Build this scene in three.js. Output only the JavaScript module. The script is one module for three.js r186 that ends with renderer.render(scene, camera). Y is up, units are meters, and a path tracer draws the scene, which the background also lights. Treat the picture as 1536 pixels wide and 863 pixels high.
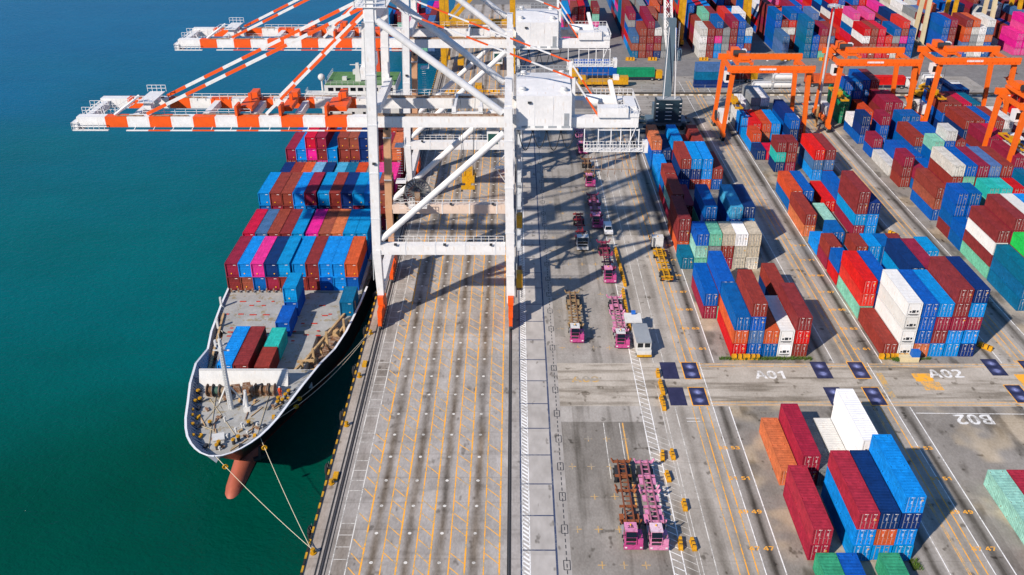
import * as THREE from 'three';
import { FontLoader } from 'three/addons/loaders/FontLoader.js';

// ---------------------------------------------------------------- camera, sky, sun, exposure
const scene = new THREE.Scene();
const camera = new THREE.PerspectiveCamera(34.26, 1536 / 863, 1, 4000);
camera.rotation.order = 'YXZ';
camera.position.set(0, 85.5, 0);
camera.rotation.set(-0.49538, 0.0025, 0);
// clear deep-blue tropical sky, paler towards the horizon, a faint glow round the sun
{ const w = 256, h = 128, d = new Float32Array(w * h * 4), sd = new THREE.Vector3(-1, 1, 1).normalize(), q = new THREE.Vector3();
  for (let j = 0, o = 0; j < h; j++) for (let i = 0; i < w; i++, o += 4) {
    const el = ((j + 0.5) / h - 0.5) * Math.PI, az = ((i + 0.5) / w - 0.5) * 2 * Math.PI; q.set(Math.cos(el) * Math.cos(az), Math.sin(el), Math.cos(el) * Math.sin(az));
    const t = Math.pow(1 - Math.max(0, Math.sin(el)), 3), g = 0.35 * Math.exp(-Math.acos(Math.min(1, q.dot(sd))) / 0.16);
    d[o] = 0.06 + 0.09 * t + g; d[o + 1] = 0.145 + 0.16 * t + g * 0.95; d[o + 2] = 0.34 + 0.24 * t + g * 0.85; d[o + 3] = 1;
  }
  const t = new THREE.DataTexture(d, w, h, THREE.RGBAFormat, THREE.FloatType); t.mapping = THREE.EquirectangularReflectionMapping; t.magFilter = t.minFilter = THREE.LinearFilter; t.needsUpdate = true; scene.background = t; scene.environment = t; }
const sun = new THREE.DirectionalLight('#fff3e8', 4.95);
sun.position.set(-370, 370, 210); sun.target.position.set(0, 0, -160);
sun.castShadow = true; sun.shadow.radius = 1.8; sun.shadow.mapSize.set(4096, 4096);
Object.assign(sun.shadow.camera, { left: -260, right: 260, top: 260, bottom: -260, near: 10, far: 1200 });
scene.add(sun, sun.target);
const renderer = new THREE.WebGLRenderer({ antialias: true });
renderer.toneMapping = THREE.LinearToneMapping;
renderer.toneMappingExposure = 1.27;
renderer.shadowMap.enabled = true;

// ---------------------------------------------------------------- helpers
let seed = 20417;
const rnd = () => { seed = (seed * 1664525 + 1013904223) >>> 0; return seed / 4294967296; };
const rr = (a, b) => a + (b - a) * rnd();
const V = (x, y, z) => new THREE.Vector3(x, y, z);
function hash(i, j) { let h = (i * 374761393 + j * 668265263) | 0; h = Math.imul(h ^ (h >>> 13), 1274126177); h ^= h >>> 16; return (h >>> 0) / 4294967296; }
function vn(x, y) {
  const i = Math.floor(x), j = Math.floor(y), fx = x - i, fy = y - j;
  const a = fx * fx * (3 - 2 * fx), b = fy * fy * (3 - 2 * fy);
  const p = hash(i, j), q = hash(i + 1, j), r = hash(i, j + 1), s = hash(i + 1, j + 1);
  return p + (q - p) * a + (r - p) * b + (p - q - r + s) * a * b;
}
const fbm = (x, y, n = 3) => { let s = 0, a = 0.5, t = 0; for (let k = 0; k < n; k++) { s += a * vn(x + 17 * k, y + 31 * k); t += a; a *= 0.5; x *= 2.1; y *= 2.1; } return s / t; };
const clamp = (v, a, b) => v < a ? a : v > b ? b : v;
const sst = (a, b, v) => { v = clamp((v - a) / (b - a), 0, 1); return v * v * (3 - 2 * v); };
function tex(w, h, fn, srgb = true, repeat = true) {
  const d = new Uint8Array(w * h * 4);
  for (let j = 0, o = 0; j < h; j++) for (let i = 0; i < w; i++, o += 4) {
    const c = fn((i + 0.5) / w, (j + 0.5) / h);
    d[o] = clamp(c[0], 0, 1) * 255; d[o + 1] = clamp(c[1], 0, 1) * 255; d[o + 2] = clamp(c[2], 0, 1) * 255; d[o + 3] = 255;
  }
  const t = new THREE.DataTexture(d, w, h);
  if (srgb) t.colorSpace = THREE.SRGBColorSpace;
  t.magFilter = THREE.LinearFilter; t.minFilter = THREE.LinearMipmapLinearFilter; t.generateMipmaps = true;
  if (repeat) t.wrapS = t.wrapT = THREE.RepeatWrapping;
  t.needsUpdate = true; return t;
}
// periodic value noise for tiles
function pn(x, y, p) {
  const i = Math.floor(x), j = Math.floor(y), fx = x - i, fy = y - j;
  const a = fx * fx * (3 - 2 * fx), b = fy * fy * (3 - 2 * fy), m = (v) => ((v % p) + p) % p;
  const P = hash(m(i), m(j)), Q = hash(m(i + 1), m(j)), R = hash(m(i), m(j + 1)), S = hash(m(i + 1), m(j + 1));
  return P + (Q - P) * a + (R - P) * b + (P - Q - R + S) * a * b;
}
// mesh builder: boxes, bars, tubes, quads -> ONE mesh; uv in metres
class MB {
  constructor() { this.p = []; this.n = []; this.u = []; this.c = null; this.col = null; }
  color(c) { if (!this.c) this.c = []; this.col = new THREE.Color(c); return this; }
  tri(a, b, c, n, ua, ub, uc) {
    if (!n) n = new THREE.Vector3().subVectors(b, a).cross(new THREE.Vector3().subVectors(c, a)).normalize();
    else { const m = Array.isArray(n) ? n[0] : n; if (new THREE.Vector3().subVectors(b, a).cross(new THREE.Vector3().subVectors(c, a)).dot(m) < 0) { [b, c] = [c, b]; [ub, uc] = [uc, ub]; if (Array.isArray(n)) n = [n[0], n[2], n[1]]; } }
    const N = Array.isArray(n) ? n : [n, n, n];
    [a, b, c].forEach((v, k) => { this.p.push(v.x, v.y, v.z); this.n.push(N[k].x, N[k].y, N[k].z); if (this.c) this.c.push(this.col.r, this.col.g, this.col.b); });
    for (const t of [ua, ub, uc]) this.u.push(t[0], t[1]);
  }
  quad(a, b, c, d, n, uv) {   // counter-clockwise from outside
    if (!uv) { const w = a.distanceTo(b), h = a.distanceTo(d); uv = [[0, 0], [w, 0], [w, h], [0, h]]; }
    const N = Array.isArray(n) ? n : null;
    this.tri(a, b, c, N ? [N[0], N[1], N[2]] : n, uv[0], uv[1], uv[2]); this.tri(a, c, d, N ? [N[0], N[2], N[3]] : n, uv[0], uv[2], uv[3]);
    return this;
  }
  // general hexahedron by matrix
  hex(o, ax, ay, az, taper = 1) {
    const c = (i, j, k) => { const s = j > 0 ? taper : 1; return o.clone().addScaledVector(ax, i * 0.5 * s).addScaledVector(ay, j * 0.5).addScaledVector(az, k * 0.5 * s); };
    const A = c(-1, -1, 1), B = c(1, -1, 1), C = c(1, 1, 1), D = c(-1, 1, 1), E = c(-1, -1, -1), F = c(1, -1, -1), G = c(1, 1, -1), H = c(-1, 1, -1);
    this.quad(A, B, C, D); this.quad(F, E, H, G); this.quad(E, A, D, H); this.quad(B, F, G, C); this.quad(D, C, G, H); this.quad(E, F, B, A);
    return this;
  }
  box(x, y, z, sx, sy, sz, ry = 0, taper = 1) {   // centre, size
    const c = Math.cos(ry), s = Math.sin(ry);
    return this.hex(V(x, y, z), V(c * sx, 0, -s * sx), V(0, sy, 0), V(s * sz, 0, c * sz), taper);
  }
  bx(x0, x1, y0, y1, z0, z1) { return this.box((x0 + x1) / 2, (y0 + y1) / 2, (z0 + z1) / 2, Math.abs(x1 - x0), Math.abs(y1 - y0), Math.abs(z1 - z0)); }
  bar(p, q, w, h = w, side, taper = 1) {   // w across, h "up"
    const d = new THREE.Vector3().subVectors(q, p), L = d.length(); d.normalize();
    const ref = side || (Math.abs(d.y) > 0.95 ? V(1, 0, 0) : V(0, 1, 0));
    const a = new THREE.Vector3().crossVectors(ref, d).normalize(), b = new THREE.Vector3().crossVectors(d, a);
    return this.hex(p.clone().add(q).multiplyScalar(0.5), a.multiplyScalar(w), d.multiplyScalar(L), b.multiplyScalar(h).negate(), taper);
  }
  tube(p, q, r, r2 = r, n = 8, caps = true) {
    const d = new THREE.Vector3().subVectors(q, p), L = d.length(); d.normalize();
    const ref = Math.abs(d.y) > 0.9 ? V(1, 0, 0) : V(0, 1, 0);
    const a = new THREE.Vector3().crossVectors(ref, d).normalize(), b = new THREE.Vector3().crossVectors(d, a);
    const dir = (t) => a.clone().multiplyScalar(Math.cos(t)).addScaledVector(b, Math.sin(t));
    for (let k = 0; k < n; k++) {
      const t0 = k / n * 2 * Math.PI, t1 = (k + 1) / n * 2 * Math.PI, d0 = dir(t0), d1 = dir(t1);
      const A = p.clone().addScaledVector(d0, r), B = p.clone().addScaledVector(d1, r), C = q.clone().addScaledVector(d1, r2), D = q.clone().addScaledVector(d0, r2);
      this.quad(A, B, C, D, [d0, d1, d1, d0], [[r * t0, 0], [r * t1, 0], [r * t1, L], [r * t0, L]]);
      if (caps) { this.tri(p, B, A, d.clone().negate(), [0, 0], [r, 0], [0, r]); this.tri(q, D, C, d, [0, 0], [r, 0], [0, r]); }
    }
    return this;
  }
  path(pts, r, n = 6) { for (let i = 0; i < pts.length - 1; i++) this.tube(pts[i], pts[i + 1], r, r, n, i === 0 || i === pts.length - 2); return this; }
  poly(pts, y, up = true) {   // convex-ish fan on the horizontal
    const c = pts.reduce((s, p) => [s[0] + p[0] / pts.length, s[1] + p[1] / pts.length], [0, 0]);
    const n = V(0, up ? 1 : -1, 0);
    for (let i = 0; i < pts.length; i++) { const a = pts[i], b = pts[(i + 1) % pts.length]; this.tri(V(c[0], y, c[1]), V(a[0], y, a[1]), V(b[0], y, b[1]), n, c, a, b); }
    return this;
  }
  sheet(x0, x1, z0, z1, y) { const a = Math.min(z0, z1), b = Math.max(z0, z1); return this.quad(V(x0, y, b), V(x1, y, b), V(x1, y, a), V(x0, y, a), V(0, 1, 0), [[x0, b], [x1, b], [x1, a], [x0, a]]); }
  line(x0, z0, x1, z1, w, y) {
    const dx = x1 - x0, dz = z1 - z0, L = Math.hypot(dx, dz), nx = -dz / L * w / 2, nz = dx / L * w / 2;
    const P = [[x0 + nx, z0 + nz], [x1 + nx, z1 + nz], [x1 - nx, z1 - nz], [x0 - nx, z0 - nz]].map(([x, z]) => V(x, y, z));
    const uv = P.map((v) => [v.x, v.z]);
    const cr = (P[1].x - P[0].x) * (P[2].z - P[0].z) - (P[1].z - P[0].z) * (P[2].x - P[0].x);
    if (cr > 0) { P.reverse(); uv.reverse(); }
    return this.quad(...P, V(0, 1, 0), uv);
  }
  geo() {
    const g = new THREE.BufferGeometry();
    g.setAttribute('position', new THREE.Float32BufferAttribute(this.p, 3));
    g.setAttribute('normal', new THREE.Float32BufferAttribute(this.n, 3));
    g.setAttribute('uv', new THREE.Float32BufferAttribute(this.u, 2));
    if (this.c) g.setAttribute('color', new THREE.Float32BufferAttribute(this.c, 3));
    return g;
  }
  build(name, m, parent, label) { return part(name, this.geo(), m, parent, label); }
}
function part(name, g, m, parent, label) {
  const o = new THREE.Mesh(g, m); o.name = name; o.castShadow = o.receiveShadow = true;
  if (label) o.userData.label = label;
  if (parent) parent.add(o); return o;
}
const taken = {};
function numbered(n) { const k = taken[n] = (taken[n] ?? -1) + 1; return k ? n + '_' + String(k).padStart(3, '0') : n; }
function tag(o, label, category, group) { o.userData.label = label; o.userData.category = category; if (group) o.userData.group = group; return o; }
function thing(name, label, category, x = 0, y = 0, z = 0, turn = 0, group) {
  const o = new THREE.Group(); o.name = numbered(name); o.position.set(x, y, z); o.rotation.y = turn; scene.add(o);
  return tag(o, label, category, group);
}
function dup(src, name, label, group, x, y, z, turn) {
  const o = src.clone(); o.name = numbered(name); scene.add(o); o.position.set(x, y, z); if (turn !== undefined) o.rotation.y = turn;
  o.userData = { ...src.userData, label }; if (group) o.userData.group = group; return o;
}
function setting(name, g, m) { const o = part(name, g, m); o.userData.kind = 'structure'; scene.add(o); return o; }

// ---------------------------------------------------------------- materials
// paint wear: near-white multiplier with fine grain, chalky patches, drips and rust specks; a tile of 6 m
const wearTile = tex(512, 512, (u, v) => {
  const g = pn(u * 128, v * 128, 128), c = pn(u * 10, v * 10, 10) * 0.6 + pn(u * 28, v * 28, 28) * 0.4, s = pn(u * 90, v * 9, 90);
  let k = 0.85 + 0.07 * (g - 0.5) + 0.21 * (c - 0.42) + 0.085 * (s - 0.5); const ch = sst(0.58, 0.75, pn(u * 17 + 2, v * 5, 17)); k += ch * 0.05;
  const rust = sst(0.76, 0.88, pn(u * 44 + 5, v * 44, 44)) * sst(0.5, 0.72, c) + 0.5 * sst(0.86, 0.95, s) * sst(0.45, 0.6, c);
  return [k + (0.55 - k) * rust * 0.5, k + (0.32 - k) * rust * 0.6, k + (0.2 - k) * rust * 0.6];
});
const steelTile = tex(512, 512, (u, v) => {
  const g = pn(u * 128, v * 128, 128), c = pn(u * 7, v * 7, 7) * 0.6 + pn(u * 20, v * 20, 20) * 0.4, s = pn(u * 70, v * 6, 70);
  let k = 0.93 + 0.04 * (g - 0.5) + 0.09 * (c - 0.5);
  const rust = sst(0.66, 0.86, s * 0.55 + c * 0.5);
  return [k - rust * 0.05, k - rust * 0.08, k - rust * 0.11];
});
const rep = (t, s) => { const c = t.clone(); c.repeat.set(1 / s, 1 / s); c.needsUpdate = true; return c; };
const wearOff = [[0, 0], [0.37, 0.21], [0.71, 0.58]].map(([a, b]) => { const t = wearTile.clone(); t.repeat.set(1 / 6, 1 / 6); t.offset.set(a, b); t.needsUpdate = true; return t; });
const wear6 = rep(wearTile, 6), steel8 = rep(steelTile, 8);
const M = (color, rough = 0.6, o = {}) => new THREE.MeshStandardMaterial({ color, roughness: rough, ...o });
const mats = {
  white: M('#e9e9e6', 0.45, { map: steel8 }), whiteV: M('#ffffff', 0.5, { map: steel8, vertexColors: true }),
  orange: M('#ec5a0e', 0.5, { map: steel8 }), rtgOrange: M('#f06a10', 0.5, { map: steel8 }),
  yellow: M('#d9a008', 0.5, { map: wear6 }), black: M('#17181a', 0.7), rubber: M('#1b1b1c', 0.9),
  steel: M('#8b8f92', 0.45, { metalness: 0.5 }), galv: M('#b9bdbf', 0.5, { metalness: 0.2 }), grey: M('#9aa0a3', 0.6, { map: steel8 }), dark: M('#2a2d31', 0.6), grey2: M('#d0d2d2', 0.6), peach: M('#dfcab8', 0.55, { map: steel8 }), tanTone: M('#c99a74', 0.6, { map: steel8 }), reel: M('#55585a', 0.6),
  glass: M('#0d1418', 0.08), cream: M('#d8c9a0', 0.55, { map: steel8 }), cable: M('#202326', 0.6),
};

// ---------------------------------------------------------------- ground, quay, water
const QX = -26.2;                                   // quay edge
function msheet(x0, x1, z0, z1, y) {                // z0 < z1, uv 0..1
  return new MB().quad(V(x0, y, z1), V(x1, y, z1), V(x1, y, z0), V(x0, y, z0), V(0, 1, 0), [[0, 1], [1, 1], [1, 0], [0, 0]]).geo();
}
const grainTile = tex(512, 512, (u, v) => {
  const g = pn(u * 200, v * 200, 200), c = pn(u * 12, v * 12, 12) * 0.5 + pn(u * 40, v * 40, 40) * 0.5, k = 0.45 + 0.08 * (g - 0.5) + 0.09 * (c - 0.5);
  return [k, k * 0.985, k * 0.965];
});
const bumpTile = tex(256, 256, (u, v) => { const k = 0.5 * pn(u * 64, v * 64, 64) + 0.5 * pn(u * 24, v * 24, 24); return [k, k, k]; }, false);
setting('ground', new MB().sheet(QX, 900, -1500, 120, 0).geo(), M('#ffffff', 0.9, { map: rep(grainTile, 23) }));
setting('quay_wall', new MB().bx(QX, QX + 1.2, -14, -0.01, -1500, 120).geo(), M('#7d766c', 0.9, { map: rep(grainTile, 7) }));
// apron slabs
const AZ0 = -420, AZ1 = -40;
const apronTex = tex(512, 2048, (u, v) => {
  const x = QX + u * 27.1, z = AZ0 + v * (AZ1 - AZ0);
  let k = 0.585 + 0.10 * (fbm(x * 0.12, z * 0.10) - 0.5) + 0.11 * (fbm(x * 0.9, z * 0.35 + 9) - 0.5) + 0.07 * (vn(x * 6, z * 3) - 0.5);
  const slab = hash(Math.floor((z + 500) / 5.2), Math.floor((x + 30) / 4.2)); k += (slab - 0.5) * 0.04 + (hash(Math.floor((z + 500) / 5.2), 91) - 0.5) * 0.05 - 0.05 * sst(0.6, 0.85, fbm(x * 0.22 + 60, z * 0.9, 3));
  let tr = 0;
  for (const c of [-17.75, -13.5, -9.3, -4.95]) {
    const w = 0.42 + 0.3 * vn(z * 0.05, c), d = Math.abs(x - c + 0.25 * (vn(z * 0.07, c + 5) - 0.5)) / w;
    tr += Math.exp(-d * d) * (0.35 + 0.9 * fbm(z * 0.16, c * 3 + x * 0.8));
  }
  tr += 0.5 * Math.exp(-((x + 21.7) ** 2) / 1.6) * vn(z * 0.2, 3);
  const edge = sst(-23.5, -25.5, x);
  const grease = sst(0.73, 0.86, fbm(x * 0.7 + 40, z * 0.5, 3)) * 0.16;
  k -= 0.24 * tr * (0.75 + 0.5 * vn(x * 3, z * 0.8)) + grease;
  const jz = Math.abs(((z + 500) % 5.2) - 2.6), jx = Math.min(...[-19, -16.5, -14.6, -12.4, -10.5, -8.1, -6.1, -3.75, -1.8].map((c) => Math.abs(x - c - 0.5)));
  if (jz < 0.10) k -= 0.05; 
  const br = 0.03 + 0.035 * edge + 0.07 * tr * vn(z * 0.11, x * 0.2 + 4);
  k *= 0.995; return [k + br * 0.6 + 0.004, k, k - br * 0.7 - 0.008];
}, true, false);
setting('quay_apron', msheet(QX, 0.9, AZ0, AZ1, 0.004), M('#ffffff', 0.88, { map: apronTex, bumpMap: rep(bumpTile, 3), bumpScale: 0.004 }));
const stripTex = tex(128, 2048, (u, v) => {
  const x = 0.9 + u * 6.3, z = AZ0 + v * (AZ1 - AZ0);
  let k = (x > 5.6 ? 0.60 : 0.64) + 0.10 * (fbm(x * 0.3, z * 0.13 + 4) - 0.5) + 0.10 * (fbm(x * 1.3, z * 0.7) - 0.5);
  k += (hash(Math.floor((z + 500) / 6.35), 7) - 0.5) * 0.05 - 0.18 * sst(0.72, 0.85, fbm(x + 9, z * 0.6, 3));
  return [k + 0.02, k, k - 0.03];
}, true, false);
setting('service_strip', msheet(0.9, 7.2, AZ0, AZ1, 0.006), M('#ffffff', 0.88, { map: stripTex }));
// yard: asphalt, concrete roads, container plots, rubber and dust
const YX0 = 7.2, YX1 = 150, YZ0 = -306, YZ1 = -60, PER = 28.17;
const yardTex = tex(2048, 2048, (u, v) => {
  const x = YX0 + u * (YX1 - YX0), z = YZ0 + v * (YZ1 - YZ0);
  const big = fbm(x * 0.06, z * 0.05), mid = fbm(x * 0.4, z * 0.3 + 20), fine = vn(x * 7, z * 4);
  const t = (x - 31 + PER * 10) % PER;
  let k, b = 0.02, str = 0;
  const cross = z < -119.3 && z > -131.6, far = z < -262;
  if (far) { k = 0.54; b = 0.012; str = vn(x * 0.05, z * 1.2) * 0.09; }
  else if (cross) { k = 0.60; b = 0.035; str = 0.16 * sst(0.42, 0.8, fbm(x * 0.13 + 3, z * 1.1, 3)); if (x < 19.5) k = 0.605; }
  else if (x < 19.6) { k = z > -115.3 ? 0.475 : z > -131.6 ? 0.60 : 0.515; str = 0.10 * sst(0.5, 0.8, fbm(x * 0.9, z * 0.06, 3)); b = 0.015; }
  else if (x < 31 || t > 22.4) {                                   // truck road
    k = 0.57; b = 0.022; const c = x < 31 ? [22.2, 26.2, 29.2] : [31 + Math.floor((x - 31) / PER) * PER + 24.2, 31 + Math.floor((x - 31) / PER) * PER + 26.6];
    for (const q of c) { const d = (x - q + 0.5 * (vn(z * 0.05, q) - 0.5)) / 0.55; str += Math.exp(-d * d) * (0.02 + 0.11 * fbm(z * 0.06, q)); }
  } else if (t < 2.5 || t > 20.0) {                                // gantry wheel lanes
    k = 0.50; const q = t < 2.5 ? 1.35 : 21.2, d = (t - q) / 0.5; str = Math.exp(-d * d) * (0.08 + 0.30 * fbm(z * 0.13, x * 2, 3)); b = 0.012;
  } else { k = 0.46; b = 0.014; const dust = sst(0.5, 0.72, fbm(x * 0.16 + 70, z * 0.16, 3)); k += 0.10 * dust; b += 0.055 * dust; str = 0.13 * sst(0.55, 0.8, fbm(x * 0.5, z * 0.22 + 50, 3)); }
  k += 0.10 * (big - 0.5) + 0.11 * (mid - 0.5) + 0.06 * (fine - 0.5);
  str += 0.17 * sst(0.74, 0.85, fbm(x * 0.8 + 11, z * 0.7, 3));
  const rep1 = hash(Math.floor(x / 9), Math.floor(z / 14)); if (rep1 > 0.86 && !cross) k -= 0.045;
  if (Math.abs(((z + 600) % 9.6) - 4.8) < 0.08 && k > 0.5) k -= 0.045;
  k -= str;
  k = k * 1.06 + 0.01; b += 0.02; return [k + b * 0.6, k, k - b];
}, true, false);
setting('terminal_yard', msheet(YX0, YX1, YZ0, YZ1, 0.004), M('#ffffff', 0.88, { map: yardTex, bumpMap: rep(bumpTile, 3), bumpScale: 0.004 }));
// water
const wt = tex(1024, 1024, (u, v) => {
  const k = 0.42 * pn(u * 30 + 2 * pn(u * 8, v * 8, 8), v * 44, 1e6) + 0.35 * pn(u * 80 + 1.5 * pn(u * 20, v * 20, 20), v * 120, 1e6) + 0.23 * pn(u * 190, v * 250, 1e6);
  return [k, k, k];
}, false);
// green harbour water; sky reflection painted in as blue farther off, its edge noisy
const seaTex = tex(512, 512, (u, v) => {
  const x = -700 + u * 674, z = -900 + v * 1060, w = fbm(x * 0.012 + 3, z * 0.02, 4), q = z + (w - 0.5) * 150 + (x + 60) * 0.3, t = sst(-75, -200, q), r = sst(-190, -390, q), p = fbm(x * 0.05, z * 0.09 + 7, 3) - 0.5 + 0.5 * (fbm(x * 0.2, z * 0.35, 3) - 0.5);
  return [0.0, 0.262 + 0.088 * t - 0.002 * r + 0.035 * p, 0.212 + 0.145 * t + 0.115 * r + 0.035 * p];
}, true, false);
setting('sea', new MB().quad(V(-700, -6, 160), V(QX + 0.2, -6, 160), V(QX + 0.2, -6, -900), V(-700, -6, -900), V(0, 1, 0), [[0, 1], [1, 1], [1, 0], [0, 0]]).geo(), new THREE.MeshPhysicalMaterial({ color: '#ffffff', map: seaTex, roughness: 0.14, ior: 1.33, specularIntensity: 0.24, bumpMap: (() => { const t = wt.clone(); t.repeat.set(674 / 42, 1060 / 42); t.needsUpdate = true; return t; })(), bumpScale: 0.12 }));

// ---------------------------------------------------------------- painted markings
const paintTile = (r, g, b, worn = 0.62) => rep(tex(512, 512, (u, v) => {
  const n = 0.40 * pn(u * 12, v * 12, 12) + 0.34 * pn(u * 60, v * 60, 60) + 0.26 * pn(u * 170, v * 170, 170), w = sst(0.42, 0.68, n + (worn - 0.62) * 0.3) * Math.min(0.95, worn + 0.12), k = 0.56;
  return [r + (k * 1.02 - r) * w, g + (k - g) * w, b + (k * 0.95 - b) * w];
}), 12);
const P = { white: M('#ffffff', 0.85, { map: paintTile(0.92, 0.92, 0.90, 0.45) }), yellow: M('#ffffff', 0.85, { map: paintTile(0.96, 0.66, 0.16, 0.55) }), pale: M('#ffffff', 0.85, { map: paintTile(0.84, 0.83, 0.79) }), faint: M('#ffffff', 0.85, { map: paintTile(0.90, 0.66, 0.30) }),
  blue: M('#ffffff', 0.8, { map: paintTile(0.20, 0.25, 0.36, 0.4) }), ghost: M('#ffffff', 0.85, { map: paintTile(0.78, 0.62, 0.36, 0.8) }), letter: M('#ffffff', 0.85, { map: paintTile(0.88, 0.88, 0.86, 0.6) }) };
const mk = { white: new MB(), yellow: new MB(), pale: new MB(), faint: new MB(), blue: new MB(), dark: new MB(), ghost: new MB() };
const LY = 0.012, zN = -50, zF = -400;
for (const x of [-22.7, -20.8]) mk.pale.line(x, zN, x, zF, 0.14, LY);
for (let z = zN, k = 0; z > -300; z -= 2.15, k++) if (hash(k, 77) > 0.25) mk.pale.line(-22.6, z, -20.9, z, 0.1, LY);
const pairs = [[-20.7, -19.0], [-16.5, -14.6], [-12.4, -10.5], [-8.1, -6.1], [-3.75, -1.8]];
for (const [a, b] of pairs) {
  mk.yellow.line(b, zN, b, zF, 0.2, LY); if (a > -20) mk.yellow.line(a, zN, a, zF, 0.15, LY);
  for (let z = zN, k = 0; z > -300; z -= 2.45, k++) if (hash(k, Math.round(a * 10)) > 0.12) mk.faint.line(a + 0.12, z - 0.9, b - 0.12, z + 0.9, 0.15, LY);
}
for (const x of [-17.8, -13.5, -9.3, -5.0]) for (let z = -75.6; z > -290; z -= 5.2) {
  const pts = []; for (let q = 0; q < 10; q++) pts.push([x + 0.24 * Math.cos(-q / 10 * 6.2832), z + 0.24 * Math.sin(-q / 10 * 6.2832)]);
  mk.pale.poly(pts, LY);
}
// blue-lined bays and hatched walkway by the land-side rail
mk.blue.line(0.95, zN, 0.95, zF, 0.22, LY); mk.blue.line(5.4, zN, 5.4, zF, 0.26, LY);
for (let k = -6; k < 34; k++) mk.blue.line(1.05, -126.3 + 6.35 * (6 - k), 5.28, -126.3 + 6.35 * (6 - k), 0.22, LY);
mk.white.line(1.12, zN, 1.12, -300, 0.09, LY); mk.white.line(2.05, zN, 2.05, -300, 0.13, LY);
for (let z = zN; z > -260; z -= 0.78) mk.white.line(1.16, z - 0.55, 2.0, z + 0.25, 0.26, LY);
for (let z = zN; z > -300; z -= 1.1) mk.dark.line(6.63, z, 6.63, z - 0.65, 0.13, LY);
for (let k = -8; k < 30; k++) { const z = -85.64 - 6.35 * k, q = [[6.23, z - 0.8], [7.03, z - 0.8], [7.03, z + 0.8], [6.23, z + 0.8]]; for (let i = 0; i < 4; i++) mk.dark.line(...q[i], ...q[(i + 1) % 4], 0.12, LY + 0.003); }
// asphalt lay-by: crosses, lines, hatched walkway
for (let k = -3; k < 20; k++) for (let i = 0; i < 4; i++) {
  const z = -85.64 - 6.35 * k, x = 8.3 + 2.72 * i; if (z > -131.6 && z < -115 || hash(k, i) < 0.2) continue;
  mk.ghost.line(x - 0.55, z, x + 0.55, z, 0.14, LY); mk.ghost.line(x, z - 0.65, x, z + 0.65, 0.14, LY + 0.003);
}
mk.pale.line(13.6, -102, 13.6, -115, 0.12, LY); mk.pale.line(16.0, -98, 16.0, -115, 0.12, LY); mk.faint.line(16.5, -96, 16.5, -115, 0.2, LY);
for (const x of [19.75, 21.2]) mk.white.line(x, zN, x, -230, 0.14, LY);
mk.pale.line(22.9, zN, 22.9, -125, 0.08, LY);
for (let z = zN; z > -150; z -= 1.25) { mk.white.line(19.85, z - 0.5, 21.1, z + 0.35, 0.13, LY); if (z > -112) mk.pale.line(21.3, z - 0.5, 22.8, z + 0.5, 0.07, LY); }
for (let z = -150; z > -230; z -= 1.25) mk.pale.line(19.85, z - 0.5, 21.1, z + 0.35, 0.12, LY);
const cut = (m, x, w, a = zN, b = -300) => { mk[m].line(x, a, x, -119.2, w, LY); mk[m].line(x, -131.8, x, b, w, LY); };
for (const s of [0, 1, 2, 3]) {
  const o = s * PER;
  cut('yellow', 28.9 + o, 0.15); cut('yellow', 30.1 + o, 0.15); cut('faint', 28.0 + o - 0.2, 0.13);
  cut(s ? 'white' : 'white', 31.05 + o, 0.13, zN, s ? -119.3 : -119.3); cut('white', 33.55 + o, 0.15); cut('white', 53.65 + o, 0.12); cut('faint', 56.2 + o, 0.11);
}
cut('pale', 25.1, 0.14); cut('pale', 23.4, 0.1);
for (const z of [-119.7, -120.5, -130.6, -131.4]) mk.faint.line(31, z, 150, z, 0.15, LY);
mk.white.line(62, -117.6, 84, -117.3, 0.14, LY); mk.white.line(26.4, -116.2, 28.4, -116.2, 0.1, LY); mk.white.line(26.4, -115.4, 28.4, -115.4, 0.1, LY);
for (const [x0, x1, z0, z1, m] of [[65.4, 68.4, -128.6, -126.2, 'yellow'], [66.0, 69.0, -126.1, -123.8, 'faint'], [82.2, 84.4, -128.4, -124.6, 'yellow'], [59.6, 60.6, -128.8, -121.4, 'ghost']]) mk[m].sheet(x0, x1, z0, z1, LY);
const names = { white: 'white_lane_markings', yellow: 'yellow_lane_markings', pale: 'worn_white_markings', faint: 'worn_yellow_markings', blue: 'blue_bay_markings', dark: 'dark_dashed_markings', ghost: 'faded_cross_markings' };
P.dark = M('#33363a', 0.85);
for (const k in mk) setting(names[k], mk[k].geo(), P[k]);
// lettering on the ground
const font = await new FontLoader().loadAsync('fonts/droid/droid_sans_bold.typeface.json');
function ground(text, x, z, size, m, turn = 0, y = LY + 0.004, sx = 1) {
  const g = new THREE.ShapeGeometry(font.generateShapes(text, size), 4); g.computeBoundingBox();
  const b = g.boundingBox; g.translate(-(b.max.x + b.min.x) / 2, -(b.max.y + b.min.y) / 2, 0); g.scale(sx, 1, 1);
  const o = setting('ground_lettering', g, m); o.rotation.set(-Math.PI / 2, 0, turn); o.position.set(x, y, z); o.name = numbered('ground_lettering'); return o;
}
ground('A01', 42.0, -128.2, 2.3, P.letter, 0, LY + 0.004, 0.95); ground('A02', 71.0, -128.6, 2.4, P.letter); ground('B02', 70.3, -116.0, 2.5, P.letter, Math.PI); ground('A00', 11.6, -126.8, 1.7, P.ghost, 0, LY, 1.1);
for (let k = 0; k < 14; k++) for (const o of [0, 1]) {
  const z = -88.6 - 6.8 * k; if (z < -115 && z > -133) continue;
  const n = String(47 + 2 * k % 53);
  ground(n, 30.6 + o * PER, z, 0.72, P.yellow, 0, LY + 0.004, 1.3); ground(n, 32.4 + o * PER, z, 0.72, P.yellow, 0, LY + 0.004, 1.3);
}
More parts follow.
